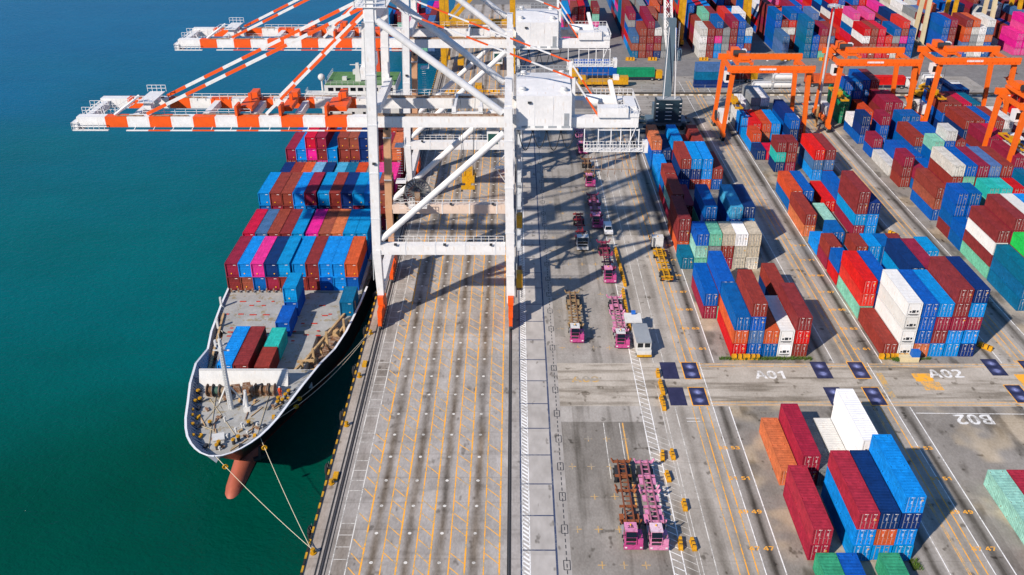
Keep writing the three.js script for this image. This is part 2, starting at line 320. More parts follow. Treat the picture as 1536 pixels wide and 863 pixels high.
ground('60', 78.2, -106.2, 1.6, P.faint);
// blue pads where the gantries turn
const padTex = tex(64, 128, (u, v) => {
  const x = u * 2.6, y = v * 5; let s = 0;
  for (const c of [1.35, 3.6]) { const d = Math.hypot(x - 1.3, y - c) / 0.65; s += Math.exp(-d * d * d); }
  const n = fbm(x * 2.3, y * 2.1), k = s * (0.6 + 0.5 * vn(x * 4, y * 4)) * 0.42 + (n - 0.5) * 0.10;
  return [0.15 + k, 0.16 + k * 1.05, 0.28 + k * 1.2];
}, true, false);
const padM = M('#ffffff', 0.6, { map: padTex }), padM2 = M('#ffffff', 0.6, { map: tex(64, 128, (u, v) => { const n = fbm(u * 6, v * 11); return [0.13 + n * 0.07, 0.13 + n * 0.07, 0.24 + n * 0.08]; }, true, false) });
for (const [x, z0, q, bord] of [[24.4, -131.9, 1, 0], [27.95, -131.9, 0, 1], [24.5, -124.5, 1, 0], [27.95, -124.5, 0, 1], [49.6, -132.1, 0, 0], [55.8, -132.1, 0, 1], [49.7, -124.6, 0, 0], [55.9, -124.6, 0, 1], [78.6, -133, 0, 0], [84.6, -132.6, 0, 1], [79.0, -125.3, 0, 1], [84.6, -125, 0, 0]]) {
  const o = setting('turning_pad', msheet(x, x + 2.65, z0, z0 + 5, LY + 0.008), q ? padM2 : padM); o.name = numbered('turning_pad');
  if (bord) { const b = new MB(), c = [[x, z0], [x + 2.65, z0], [x + 2.65, z0 + 5], [x, z0 + 5]]; for (let i = 0; i < 4; i++) b.line(...c[i], ...c[(i + 1) % 4], 0.16, LY + 0.013); const e = setting('turning_pad_border', b.geo(), P.yellow); e.name = numbered('turning_pad_border'); }
}
// crane rails in their slots
const slot = M('#2a2a2b', 0.8), railM = M('#6f6a66', 0.4, { metalness: 0.7 });
const rs = new MB(); for (const [a, b] of [[-24.55, -24.3], [-24.05, -23.55], [-23.35, -23.2], [-0.85, -0.32]]) rs.sheet(a, b, zF, zN, LY);
setting('rail_slots', rs.geo(), slot);
const rl = new MB(); for (const x of [-23.8, -0.6]) rl.bx(x - 0.06, x + 0.06, 0.013, 0.06, zF, zN);
setting('crane_rails', rl.geo(), railM);
// quay kerb with black and yellow bands
const kb = new MB(); for (let z = -60, k = 0; z > -330; z -= 1.15, k++) kb.color(k % 2 ? '#cf9d1c' : '#26241f').bx(QX - 0.02, QX + 0.24, 0.005, 0.2, z, z - 1.148);
setting('quay_kerb', kb.geo(), M('#ffffff', 0.8, { vertexColors: true, map: wear6 }));
// dock fenders, bollards
const fender = (() => {
  const o = new THREE.Group();
  const r = new THREE.TorusGeometry(0.62, 0.26, 8, 20); for (let k = 0; k < 3; k++) { const t = part('tyre', r, mats.rubber, o); t.rotation.y = Math.PI / 2; t.position.set(-0.3, -1.0 - k * 1.32, 0); }
  new MB().tube(V(-0.05, 0.1, -0.35), V(-0.25, -4.1, -0.35), 0.04).tube(V(-0.05, 0.1, 0.35), V(-0.25, -4.1, 0.35), 0.04).build('chain', mats.steel, o); return o;
})();
for (let k = 0; k < 6; k++) { const o = fender.clone(); o.name = numbered('dock_fender'); o.position.set(QX - 0.3, -0.1, -92.6 - 12.75 * k); scene.add(o); tag(o, 'black tyre fender hanging on the quay edge', 'fender', 'tyre fenders along the quay'); }
function bollard(x, y, z) { const o = new THREE.Group(); new MB().tube(V(0, 0, 0), V(0, 0.12, 0), 0.45, 0.4, 12).tube(V(0, 0.12, 0), V(0, 0.55, 0), 0.2, 0.2, 10).build('stem', mats.yellow, o); new MB().tube(V(0, 0.55, 0), V(0, 0.75, 0), 0.33, 0.26, 12).build('head', mats.yellow, o); o.position.set(x, y, z); return o; }
for (const z of [-87.6, -100.9, -114.2, -127.4, -141]) { const o = bollard(-25.3, 0.012, z); o.name = numbered('mooring_bollard'); scene.add(o); tag(o, 'yellow mooring bollard on the quay edge', 'bollard', 'mooring bollards along the quay'); }
for (const [x, z] of [[-24.95, -102.3], [-24.95, -131]]) { const o = new MB().bx(-0.35, 0.35, 0, 0.35, -0.8, 0.8).build(numbered('warning_hatch'), mats.yellow, scene); o.position.set(x, 0.012, z); tag(o, 'low orange-yellow hatch cover beside the quay kerb', 'hatch', 'hatch covers along the quay'); }

// ---------------------------------------------------------------- shipping containers
const CW = 2.438, tones = {
  m: ['#a02536', 'maroon'], r: ['#de1d1a', 'red'], o: ['#d75f32', 'orange-brown'], n: ['#9a4636', 'brown'], b: ['#005db6', 'blue'], k: ['#0b3274', 'navy blue'], l: ['#0092e2', 'light blue'],
  c: ['#d8d0bc', 'cream'], w: ['#e6e6e2', 'white'], g: ['#8f9495', 'grey'], t: ['#86cdb4', 'mint green'], a: ['#2cbfb3', 'aqua'], q: ['#006c98', 'petrol blue'], e: ['#179766', 'dark green'],
  f: ['#2bd867', 'bright green'], p: ['#ea3696', 'pink'], h: ['#d9163c', 'crimson'], u: ['#4b74aa', 'steel blue'], y: ['#dfa520', 'yellow'], s: ['#5cb0dc', 'pale blue'], x: ['#a8243e', 'dark red'], j: ['#3dab84', 'sea green'],
};
const paint = {};
const mShades = ['#9a263c', '#96392f', '#8a2c31'];
for (const k in tones) paint[k] = [0, 1, 2].map((i) => { const c = new THREE.Color(k === 'm' ? mShades[i] : tones[k][0]); const h = {}; c.getHSL(h, THREE.SRGBColorSpace); c.setHSL(h.h + (i - 1) * 0.008, h.s * (1 - 0.1 * (i === 2)), h.l * (1 + (i - 1) * (k === 'm' ? 0.03 : 0.07)), THREE.SRGBColorSpace); return new THREE.MeshPhysicalMaterial({ color: c, roughness: 0.62, specularIntensity: 0.4, map: k === 'w' ? steel8 : wearOff[i] }); });
const barM = M('#a29f99', 0.5, { map: steel8 }), printM = M('#f0f0ec', 0.7), stickM = M('#e8a800', 0.6), darkPrint = M('#22262c', 0.6);
const barTone = {}; for (const k in tones) { const m = barM.clone(); m.color = new THREE.Color('#bcbab4').lerp(new THREE.Color(tones[k][0]), 0.4); barTone[k] = m; }
const cgeo = {};
function containerGeo(L, H) {
  const key = L + '_' + H; if (cgeo[key]) return cgeo[key];
  const b = new MB(), hw = CW / 2, hl = L / 2;
  // corrugated side walls
  const n = Math.round((L - 0.3) / 0.36), z0 = -hl + 0.13, dz = (L - 0.26) / n;
  for (const s of [-1, 1]) for (let i = 0; i < n; i++) {
    const prof = [[0, 0], [0.3, 0], [0.42, 1], [0.88, 1], [1, 0]];
    for (let j = 0; j < 4; j++) {
      const a = prof[j], c = prof[j + 1]; const xa = s * (hw - 0.025 - a[1] * 0.04), xc = s * (hw - 0.025 - c[1] * 0.04), za = z0 + (i + a[0]) * dz, zc = z0 + (i + c[0]) * dz;
      const p = [V(xa, 0.16, za), V(xc, 0.16, zc), V(xc, H - 0.1, zc), V(xa, H - 0.1, za)]; const uv = [[za, 0.16], [zc, 0.16], [zc, H], [za, H]];
      if (s > 0) { p.reverse(); uv.reverse(); } b.quad(...p, null, uv);
    }
  }
  // roof with shallow ribs
  const m = Math.round(L / 0.55), dr = (L - 0.3) / m;
  for (let i = 0; i < m; i++) {
    const za = -hl + 0.15 + i * dr, pr = [[0, 0], [0.55, 0], [0.65, -0.03], [0.9, -0.03], [1, 0]];
    for (let j = 0; j < 4; j++) { const a = pr[j], c = pr[j + 1], zA = za + a[0] * dr, zC = za + c[0] * dr, y = H - 0.015; b.quad(V(-hw + 0.06, y + a[1], zA), V(-hw + 0.06, y + c[1], zC), V(hw - 0.06, y + c[1], zC), V(hw - 0.06, y + a[1], zA), null, [[-hw, zA], [-hw, zC], [hw, zC], [hw, zA]]); }
  }
  // frame, end wall, floor
  for (const sx of [-1, 1]) {
    for (const sz of [-1, 1]) b.box(sx * (hw - 0.075), H / 2, sz * (hl - 0.075), 0.15, H - 0.02, 0.15);
    b.box(sx * (hw - 0.035), 0.09, 0, 0.07, 0.16, L - 0.3); b.box(sx * (hw - 0.035), H - 0.06, 0, 0.07, 0.12, L - 0.3);
  }
  for (const sz of [-1, 1]) { b.box(0, 0.09, sz * (hl - 0.06), CW - 0.3, 0.16, 0.11); b.box(0, H - 0.08, sz * (hl - 0.07), CW - 0.3, 0.15, 0.12); }
  for (let i = 0; i < 8; i++) { const w = (CW - 0.3) / 8, x = -hw + 0.15 + i * w; for (const [s, d] of [[-1, 0.06], [1, 0.16]]) { const z = s * (hl - d); const q = [V(x, 0.17, z), V(x + w * 0.5, 0.17, z - s * 0.035), V(x + w * 0.5, H - 0.15, z - s * 0.035), V(x, H - 0.15, z)], q2 = [V(x + w * 0.5, 0.17, z - s * 0.035), V(x + w, 0.17, z), V(x + w, H - 0.15, z), V(x + w * 0.5, H - 0.15, z - s * 0.035)]; if (s < 0) { q.reverse(); q2.reverse(); } b.quad(...q); b.quad(...q2); } }
  b.quad(V(-hw + 0.05, 0.12, -hl + 0.05), V(hw - 0.05, 0.12, -hl + 0.05), V(hw - 0.05, 0.12, hl - 0.05), V(-hw + 0.05, 0.12, hl - 0.05));
  const g = { body: b.geo(), H, L };
  const dh = H - 0.36, d = new MB().box(0, dh / 2 + 0.18, 0, 1.05, dh, 0.05).box(0, 0.18 + dh * 0.33, 0.032, 1.03, 0.04, 0.016).box(0, 0.18 + dh * 0.67, 0.032, 1.03, 0.04, 0.016); g.door = d.geo();
  g.bar = new MB().box(0, H / 2, 0, 0.045, H - 0.14, 0.045).box(0, 0.14, 0, 0.13, 0.1, 0.07).box(0, H - 0.14, 0, 0.13, 0.1, 0.07).box(0.1, 1.05, 0.03, 0.22, 0.04, 0.03).geo();
  const txt = (s) => { const t = new MB(); let q = s; const R = () => { q = (q * 16807) % 2147483647; return q / 2147483647; }; R(); let x = -0.05 + R() * 0.1; while (x < 0.4) { const w = 0.05 + R() * 0.06; t.box(x + w / 2, dh - 0.08, 0, w, 0.09, 0.008); x += w + 0.04; } for (let r = 0; r < 3; r++) { const w = 0.1 + R() * 0.16; t.box(0.08 + w / 2, dh * 0.7 - r * 0.16, 0, w, 0.045, 0.008); } return t.geo(); };
  g.print = [11, 23, 37, 51].map(txt);
  g.stick = new MB().box(0.3, 1.0, 0, 0.24, 0.24, 0.008).geo();
  g.endPrint = new MB().box(0.7, H - 0.42, 0, 0.5, 0.07, 0.008).geo();
  g.dots = new MB().tube(V(0, 0, 0), V(0, 0, 0.03), 0.13, 0.13, 8).geo();
  return cgeo[key] = g;
}
const reeferUnit = new MB().box(0, 1.3, 0, 1.9, 2.1, 0.1).geo(), reeferGrille = new MB().box(0, 0.95, 0.06, 0.55, 0.5, 0.05).box(-0.55, 0.9, 0.06, 0.3, 0.3, 0.04).box(0.6, 0.98, 0.06, 0.3, 0.36, 0.04).box(0, 0.42, 0.06, 1.7, 0.12, 0.05).box(0.1, 0.24, 0.06, 1.2, 0.06, 0.05).geo();
const all = [];                                     // every container: x, y (base), z of its near end, length, height, tone, kind
const NAT = ['', 'first', 'second', 'third', 'fourth', 'fifth', 'sixth', 'seventh', 'eighth', 'ninth', 'tenth', 'eleventh', 'twelfth', 'thirteenth', 'fourteenth', 'fifteenth', 'sixteenth', 'seventeenth', 'eighteenth', 'nineteenth', 'twentieth', 'twenty-first', 'twenty-second', 'twenty-third', 'twenty-fourth', 'twenty-fifth', 'twenty-sixth', 'twenty-seventh', 'twenty-eighth', 'twenty-ninth', 'thirtieth'];
function block(name, where, x0, pitch, entries, o = {}) {
  const H = o.H || 2.585, y0 = o.y || 0.02, zs = [...new Set(entries.map((e) => e[0]))].sort((a, b) => b - a);
  for (const [z, len, dx, str] of entries) str.trim().split(/\s+/).forEach((s, row) => {
    if (s === '-') return;
    [...s].forEach((c, tier) => all.push({ x: x0 + pitch * row + (o.off ? o.off(row) : 0) + dx + CW / 2 + rr(-0.05, 0.05), y: y0 + tier * (H + 0.008), z: z + rr(-0.12, 0.02), L: len === 20 ? 6.058 : 12.192, H, c, kind: o.kind || 'door', block: name,
      label: `${tones[c][1]} ${len === 20 ? 'twenty' : 'forty'}-foot container, ${NAT[tier + 1]} tier, ${NAT[row + 1]} row, ${NAT[zs.indexOf(z) + 1]} bay ${where}` }));
  });
}
block('A01', 'behind the A01 lettering', 34.2, 2.57, [
  [-133.6, 40, 0, '- rob bubm bo ww mrm'], [-146.4, 40, 0, 'mb tmb - - - km'], [-166.0, 20, -0.9, 'q ttb tgt mmc ccw ccc'],
  [-173.3, 40, -0.7, 'omm - ttkb - mbbs bblk'], [-186, 40, 0, 'mtm mm - - - -'], [-198.8, 20, 0, 'rbm'], [-207.7, 40, 0, '- - bkm mkl oll bm'], [-205.8, 40, 0, 'll'], [-220.5, 40, 0, 'bbo bk bml mm mmm']]);
block('A02', 'behind the A02 lettering', 62.26, 2.602, [
  [-133.7, 40, 0, 'm wwww obbb lmml llmmm klmlk'], [-146.5, 40, 0, 'trr kkb b bblk mmmm -'], [-153.3, 20, 0, '- - - - - bbbl'], [-159.3, 20, 0, 'rb'], [-165.9, 20, 0, 'mm - lm ll bb mm'], [-172.5, 20, 0, 'l lb'],
  [-181.4, 40, -0.4, 'om - t - mlmm llk'], [-194.5, 40, 0, 'bo kb - r rb -'], [-213.8, 40, 0, '- - - - lur mum'], [-219, 20, 0, '- kam mmm'], [-227.5, 20, 0, 'k h'], [-233.8, 20, 0, 'lo'], [-240, 20, 0, 'l'],
  [-241.5, 40, -0.8, '- kr oo ll'], [-236.5, 20, 0, '- - - - bkb'], [-242.8, 40, 0, '- - - - bbk'], [-241, 20, 0, '- - - - - mm'], [-247, 20, 0, 'bl'], [-254.2, 20, 0, 'www - - - - -'], [-256.2, 40, -0.6, '- - wwg wgw']]);
block('A03', 'in the third yard block', 92.5, 2.6, [
  [-149.3, 40, 0, 'qqq mmmf mmm'], [-162, 40, 0, 'tmwm mmmmm bbbbw bbbbl'], [-174.2, 20, 0, 'bb'], [-180.4, 20, 0, 'mbbb bbbb'], [-183.3, 20, 0, '- - - btta btta bmmr'],
  [-189.8, 40, 0, 'bnn bbmmc bbttb bbbmm bbbbu mmmmm'], [-209.2, 20, 0, 'mmm'], [-203.2, 40, 0, '- bm bb - - -'], [-212.6, 20, 0, '- - - bbbt bbbbw bbum'], [-216.5, 40, 0, 'w bb bb'],
  [-223.3, 40, 0, '- - - obm bbb mbb'], [-229.5, 20, 0, 'bm'], [-239.8, 20, 0, 'bkk - bbm - bbb bbb'], [-246.2, 20, 0, 'bw - - oo'], [-252.2, 40, 0, '- - oo - mmm mmm'], [-257, 20, 0, 'eee'], [-263.4, 20, 0, 'eee bbbb bbbb'], [-265, 40, 0, '- - - bbbb mmmm']]);
block('A04', 'under the right-hand orange gantries', 118.5, 2.6, [
  [-196, 40, 0, 'bq mm wbm qlm'], [-208.8, 40, 0, 'mbm mrw ggk bbm'], [-222, 40, 0, 'bmm bmh - - ww mm'], [-236.5, 40, 0, 'kkm kkm kkb kmm ggw mm'], [-250.5, 40, 0, 'kbn kbn kbh kbq'], [-264, 20, 0, '- - - bbk bbb'], [-270.4, 20, 0, '- - bbk bbk']]);
block('B01', 'in front of the A01 lettering', 34.2, 2.57, [
  [-73, 40, 0.2, '- j b - j -'], [-86.4, 40, 0, '- xx - llx lok llkl'], [-100.6, 40, 0, '- o xx g w www']]);
block('B02', 'in front of the B02 lettering', 62.5, 2.6, [[-88.7, 40, 0, '- t x'], [-76.2, 40, 0, '- xl xm']]);
// on the ship
const SHX = -54.8, shipOff = (r) => r > 4 ? 0.42 : 0;
block('ship', 'on the moored ship', SHX, 2.472, [
  [-157.07, 40, 0, 'mm nl bp mk ml ml mm bl ll bo'], [-170.6, 40, 0, 'mh mu mn mm bl lp mn mo bl bl'], [-184.6, 40, 0, 'kbl mmn mmn kll kbm kkl kmm bkk mml bbl mmn'],
  [-198.6, 40, 0, 'mk bm mo bs lk bs bq lo mg mp mp'], [-212.0, 40, 0, 'mmm bbl bmph mpmm bll mmnn mknn bbkk bmm mmm mno'], [-225.6, 40, 0, 'mmb bbm bmm mpm bll mmn mkn bbk bmm mmo mmn']], { H: 2.895, y: -0.1, kind: 'end', off: shipOff });
for (const [x, y, z, L, c, la] of [[-48.1, -0.1, -126.7, 12.192, 'l', 'light blue forty-foot container behind the ship breakwater'], [-45.5, -0.1, -126.7, 12.192, 'm', 'maroon forty-foot container behind the ship breakwater'], [-41.8, -0.1, -132.4, 6.058, 'a', 'aqua twenty-foot container on the forward hatch cover'], [-41.9, -0.1, -126.1, 6.058, 'm', 'maroon twenty-foot container in front of the aqua one on the ship'],
  [-41.7, -0.1, -140.2, 6.058, 'b', 'blue twenty-foot container lying alone on the second hatch cover'], [-41.7, -0.1, -147.4, 6.058, 'b', 'lower blue container of the pair in front of the ship stacks'], [-41.7, 2.803, -147.4, 6.058, 'l', 'upper blue container of the pair in front of the ship stacks'], [-31.7, -0.1, -147.4, 6.058, 'q', 'dark blue container at the quay-side edge of the hatch cover']])
  all.push({ x: x + CW / 2, y, z, L, H: 2.895, c, kind: 'end', label: la, block: 'ship', keep: true });
// far yard beyond the railway, random stacks in their rows
const farMix = 'mmmmmmnnnoobbbkllrrhptgwuq', farWhite = 'wwwwwcggmmbbuoo';
const fb = (x0, rows, zf, bays, mix, hmin, hmax, sd) => {
  for (let b = 0; b < bays; b++) { const base = hmin + hash(sd, b) * (hmax - hmin); for (let r = 0; r < rows; r++) {
    const q = hash(sd * 31 + r, b * 7 + 3), n = q < 0.06 ? 0 : Math.round(clamp(base + (hash(sd + r * 5, b * 13) - 0.45) * 2.4, 1, hmax)); const run = hash(sd + r, b + 50) > 0.6;
    for (let t = 0; t < n; t++) all.push({ x: x0 + r * 2.62 + CW / 2, y: 0.02 + t * 2.593, z: zf - b * 12.9, L: 12.192, H: 2.585, c: run && t ? all[all.length - 1].c : mix[Math.floor(hash(sd * 7 + r * 3 + t, b * 11 + t * 17) * mix.length)], kind: 'door', block: 'far' });
  } }
};
fb(18.5, 5, -352, 4, 'mmmppnlbtr', 3, 5, 1); fb(41.2, 6, -329, 12, farMix, 4, 5, 2); fb(65, 7, -329, 12, farMix, 4, 5, 3); fb(94, 7, -329, 12, farMix, 4, 5, 4); fb(122, 7, -329, 11, 'mmnnrrhpwgblk', 4, 5, 5);
fb(150, 7, -331, 10, farWhite, 3, 5, 6); fb(178, 7, -333, 9, 'mmwwbbuppnk', 3, 5, 7); fb(206, 6, -335, 9, farMix, 3, 5, 8); fb(232, 6, -335, 8, farMix, 3, 5, 9);
fb(146, 6, -205, 5, farMix, 2, 4, 10); fb(-47, 7, -338, 3, farMix, 3, 5, 11);
// which are buried inside a stack (no free top, near end or quay-side)
for (const c of all) c.hidden = false;
const byBlock = {}; for (const c of all) (byBlock[c.block] ||= []).push(c);
for (const k in byBlock) { const L = byBlock[k]; const side = k === 'ship' ? 1 : -1;
  for (const c of L) {
    const ov = (a0, a1, b0, b1) => Math.min(a1, b1) - Math.max(a0, b0);
    let top = 0, fr = 0, sd = 0;
    for (const d of L) { if (d === c) continue; const zo = ov(c.z - c.L, c.z, d.z - d.L, d.z), dx = d.x - c.x, dy = d.y - c.y;
      if (Math.abs(dx) < 1 && Math.abs(dy - c.H) < 0.6) top += Math.max(0, zo);
      if (Math.abs(dy) < 0.6 && Math.abs(dx - side * 2.6) < 0.8) sd += Math.max(0, zo);
      if (Math.abs(dy) < 0.6 && Math.abs(dx) < 1 && d.z - d.L - c.z > -0.5 && d.z - d.L - c.z < 1.6) fr = 1; }
    c.hidden = top > c.L * 0.9 && sd > c.L * 0.9 && fr;
  } }
for (const c of all) c.dist = Math.hypot(c.x, c.y - 85.5, c.z - c.L / 2) + (c.L < 7 ? 8 : 0) + (c.x > 0 && c.x / -c.z > 0.5 ? 30 : 0);
const ranked = all.filter((c) => !c.hidden && c.block !== 'far').sort((a, b) => a.dist - b.dist), single = new Set(ranked.slice(0, 318)); for (const c of all) if (c.keep) single.add(c);
console.log('containers', all.length, 'visible near', ranked.length, 'hidden', all.filter((c) => c.hidden).length);
const protos = {};
function container(c) {
  const v = Math.floor(hash(Math.round(c.x * 10), Math.round(c.z * 10 + c.y)) * 3), ty = c.kind === 'end' ? 'end' : c.c === 'w' && c.L > 7 ? 'reefer' : 'door', pv = Math.floor(hash(Math.round(c.z * 7), Math.round(c.x * 3 + c.y)) * 4), key = [c.L, c.H, c.c, v, ty, pv].join();
  let o = protos[key];
  if (!o) {
    const g = containerGeo(c.L, c.H), p = paint[c.c][v]; o = protos[key] = new THREE.Group(); part('body', g.body, p, o);
    if (ty === 'door') for (const s of [-1, 1]) {
      const d = part('door', g.door, p, o); d.position.set(s * 0.535, 0, c.L / 2 - 0.115);
      for (const q of [-1, 1]) { const b = part('locking_bar', g.bar, c.c === 'w' || c.c === 'c' ? mats.grey : barTone[c.c], d); b.position.set(q * 0.27, 0, 0.062); }
      const pr = part('door_marking', g.print[(pv + (s > 0 ? 1 : 0)) % 4], 'wcgt'.includes(c.c) ? darkPrint : printM, d); pr.position.set(0, 0.18, 0.045);
      if (s > 0 && (pv === 1 || pv === 3)) part('warning_sticker', g.stick, stickM, d).position.set(0, 0.3 + 0.2 * pv, 0.055);
    } else if (ty === 'reefer') { const u = part('cooling_unit', reeferUnit, paint.w[v], o); u.position.z = c.L / 2 - 0.1; const gr = part('grille', reeferGrille, darkPrint, u); }
    else { const q = part('air_vent', g.dots, stickM, o); q.position.set(pv % 2 ? 0.55 : -0.2, 0.7, c.L / 2 - 0.1); part('end_marking', g.endPrint, 'wcgta'.includes(c.c) ? darkPrint : printM, o).position.set(-0.1, 0, c.L / 2 - 0.09); }
  }
  const r = o.clone(); r.name = numbered('shipping_container'); r.position.set(c.x, c.y, c.z - c.L / 2); scene.add(r);
  tag(r, c.label, 'container', c.block === 'ship' ? 'containers on the moored ship' : 'containers stacked in the yard'); return r;
}
const labelled = {};
for (const c of ranked) if (single.has(c)) container(c);
{ // the rest, too many to keep single: one object
  const rest = all.filter((c) => !single.has(c)), G = new THREE.Group(); G.name = 'stacked_containers'; G.userData = { kind: 'stuff', label: 'remaining stacked containers of many colours filling the far yard rows', category: 'containers' }; scene.add(G);
  const near = rest.filter((c) => c.block !== 'far'), gs = {};
  for (const c of rest) (gs[[c.L, c.H].join()] ||= []).push(c);
  const mm = new THREE.Matrix4(), cc = new THREE.Color(), wm = new THREE.MeshPhysicalMaterial({ color: '#ffffff', roughness: 0.62, specularIntensity: 0.25, map: wear6 });
  for (const k in gs) {
    const L = gs[k], [len, h] = k.split(',').map(Number), hw = CW / 2, hl = len / 2, b = new MB();
    b.bx(-hw + 0.03, hw - 0.03, 0.05, h - 0.015, -hl + 0.05, hl - 0.06); for (const sx of [-1, 1]) { for (const sz of [-1, 1]) b.box(sx * (hw - 0.08), h / 2, sz * (hl - 0.08), 0.16, h - 0.01, 0.16); b.box(sx * (hw - 0.04), h - 0.06, 0, 0.08, 0.12, len - 0.3); b.box(sx * (hw - 0.04), 0.09, 0, 0.08, 0.16, len - 0.3); b.box(sx * 0.54, h / 2, hl - 0.05, 1.03, h - 0.4, 0.05); }
    b.box(0, h - 0.08, hl - 0.07, CW - 0.32, 0.15, 0.12);
    const I = new THREE.InstancedMesh(b.geo(), wm, L.length); I.name = 'container_body'; I.castShadow = I.receiveShadow = true;
    const d = new MB(); for (const x of [-0.8, -0.27, 0.27, 0.8]) d.box(x, h / 2, hl + 0.0, 0.05, h - 0.16, 0.05); d.box(-0.5, h - 0.45, hl - 0.01, 0.45, 0.12, 0.03).box(0.6, h - 0.45, hl - 0.01, 0.3, 0.12, 0.03).box(0.55, 1.4, hl - 0.01, 0.2, 0.3, 0.03);
    const J = new THREE.InstancedMesh(d.geo(), barM, L.length); J.name = 'door_hardware';
    L.forEach((c, i) => { mm.makeTranslation(c.x, c.y, c.z - len / 2); I.setMatrixAt(i, mm); J.setMatrixAt(i, mm); cc.copy(paint[c.c][i % 3].color); I.setColorAt(i, cc); });
    G.add(I, J);
  }
}

// ---------------------------------------------------------------- moored container ship
const TH = Math.atan(756.5 / 1400), tc = Math.cos(TH), ts = Math.sin(TH);
function G(u, v, h) { const du = (u - 772) / 1400, dv = -(v - 431.5) / 1400, y = -ts + dv * tc, z = tc + dv * ts, t = (h - 85.5) / y; return V(du * t, h, -z * t); }
const lerpT = (T, x) => { for (let i = 1; i < T.length; i++) if (x <= T[i][0]) { const a = T[i - 1], b = T[i]; return a[1] + (b[1] - a[1]) * (x - a[0]) / (b[0] - a[0]); } return T[T.length - 1][1]; };
const SC = -41.6;
const ship = thing('container_ship', 'black-hulled container ship with a pale grey bow deck moored at the quay', 'ship', SC, -6, -180);
const S = new THREE.Group(); const shipAdd = { add: (o) => { o.position.x -= SC; o.position.y += 6; o.position.z += 180; ship.add(o); } };
const deckT = [[0, 0], [0.25, 1.1], [0.9, 2.3], [1.8, 3.3], [3, 4.3], [4.6, 5.3], [6.5, 6.1], [9, 6.9], [13, 7.8], [18, 9.0], [24, 10.4], [30, 11.5], [36, 12.4], [46, 13.3], [60, 13.8], [72, 14.3], [400, 14.3]];
const watT = [[0, 0], [1, 0.45], [3, 1.3], [6, 2.5], [14, 5.6], [24, 9.0], [36, 11.6], [50, 13.0], [62, 13.8], [74, 14.3], [400, 14.3]];
const TIP = -102.7, topY = (z) => 3.25 - 3.0 * sst(-124, -133, z);
const st = [0, 0.25, 0.9, 1.8, 3, 4.6, 6.5, 9, 13, 18, 24, 30, 36, 41, 46, 53, 60, 80, 110, 140, 170, 182];
function hullPoint(side, t, lv, y0, y1) {
  const f0 = lv, zt = TIP - t, top = topY(zt), y = y1 === undefined ? top + (y0 - top) * f0 : y1 + (y0 - y1) * f0;
  const f = clamp((3.25 - y) / 9.25, 0, 1.3), zs = TIP - 10.5 * Math.min(f, 1.1), b = Math.pow(clamp(f, 0, 1), 0.75);
  const z = Math.max(zs - t * (1 - 10.5 * Math.min(f, 1.1) / 182.1), -284.8), hw = lerpT(deckT, t) * (1 - b) + lerpT(watT, t) * b;
  return V(SC + side * hw, y, z);
}
function hullMesh(y0, y1, n) {
  const m = new MB();
  for (const s of [-1, 1]) for (let i = 0; i < st.length - 1; i++) for (let j = 0; j < n; j++) {
    const a = hullPoint(s, st[i], j / n, y0, y1), b = hullPoint(s, st[i + 1], j / n, y0, y1), c = hullPoint(s, st[i + 1], (j + 1) / n, y0, y1), d = hullPoint(s, st[i], (j + 1) / n, y0, y1);
    s < 0 ? m.quad(b, a, d, c) : m.quad(a, b, c, d);
  }
  const L = st[st.length - 1]; for (let j = 0; j < n; j++) m.quad(hullPoint(1, L, j / n, y0, y1), hullPoint(-1, L, j / n, y0, y1), hullPoint(-1, L, (j + 1) / n, y0, y1), hullPoint(1, L, (j + 1) / n, y0, y1));
  return m;
}
const hullBlack = M('#101216', 0.4, { map: steel8 }), hullRed = M('#7c2c22', 0.6, { map: wear6 }), deckTile = tex(512, 512, (u, v) => {
  const c = pn(u * 9, v * 9, 9) * 0.55 + pn(u * 26, v * 26, 26) * 0.45, g = pn(u * 120, v * 120, 120), r = sst(0.60, 0.80, 0.6 * pn(u * 14 + 3, v * 14, 14) + 0.4 * pn(u * 50, v * 50, 50)); const k = 0.62 + 0.10 * (c - 0.5) + 0.05 * (g - 0.5);
  return [k - 0.01 - r * 0.05, k - 0.01 - r * 0.09, k - 0.03 - r * 0.16];
});
const deckGrey = M('#ffffff', 0.75, { map: rep(deckTile, 14) }), rustTile = tex(256, 256, (u, v) => { const c = pn(u * 10, v * 10, 10) * 0.5 + pn(u * 34, v * 34, 34) * 0.5, r = sst(0.35, 0.7, c); return [0.56 - r * 0.12, 0.49 - r * 0.20, 0.42 - r * 0.24]; }), rustM = M('#ffffff', 0.85, { map: rep(rustTile, 5) }), tanM = M('#c9a878', 0.85, { map: wear6 }), shipWhite = M('#d2d3cf', 0.55, { map: rep(steelTile, 5) });
hullMesh(-4.9, undefined, 6).build('hull', hullBlack, shipAdd);
hullMesh(-13, -4.9, 4).build('hull_bottom', hullRed, shipAdd, 'red-brown lower hull at the waterline');
{ // bulbous bow
  const pr = [[0, 0], [0.15, 0.6], [0.6, 1.15], [1.6, 1.65], [3.2, 1.95], [6, 2.15], [11, 2.5], [16, 2.9], [22, 3.0]].map(([z, r]) => new THREE.Vector2(r, -z));
  const g = new THREE.LatheGeometry(pr.reverse(), 24); g.rotateX(Math.PI / 2); g.scale(0.8, 1.0, 1); g.translate(SC + 0.35, -7.0, -104.1); part('bulbous_bow', g, M('#b8634a', 0.6, { map: wear6 }), shipAdd, 'salmon-red bulbous bow breaking the surface');
}
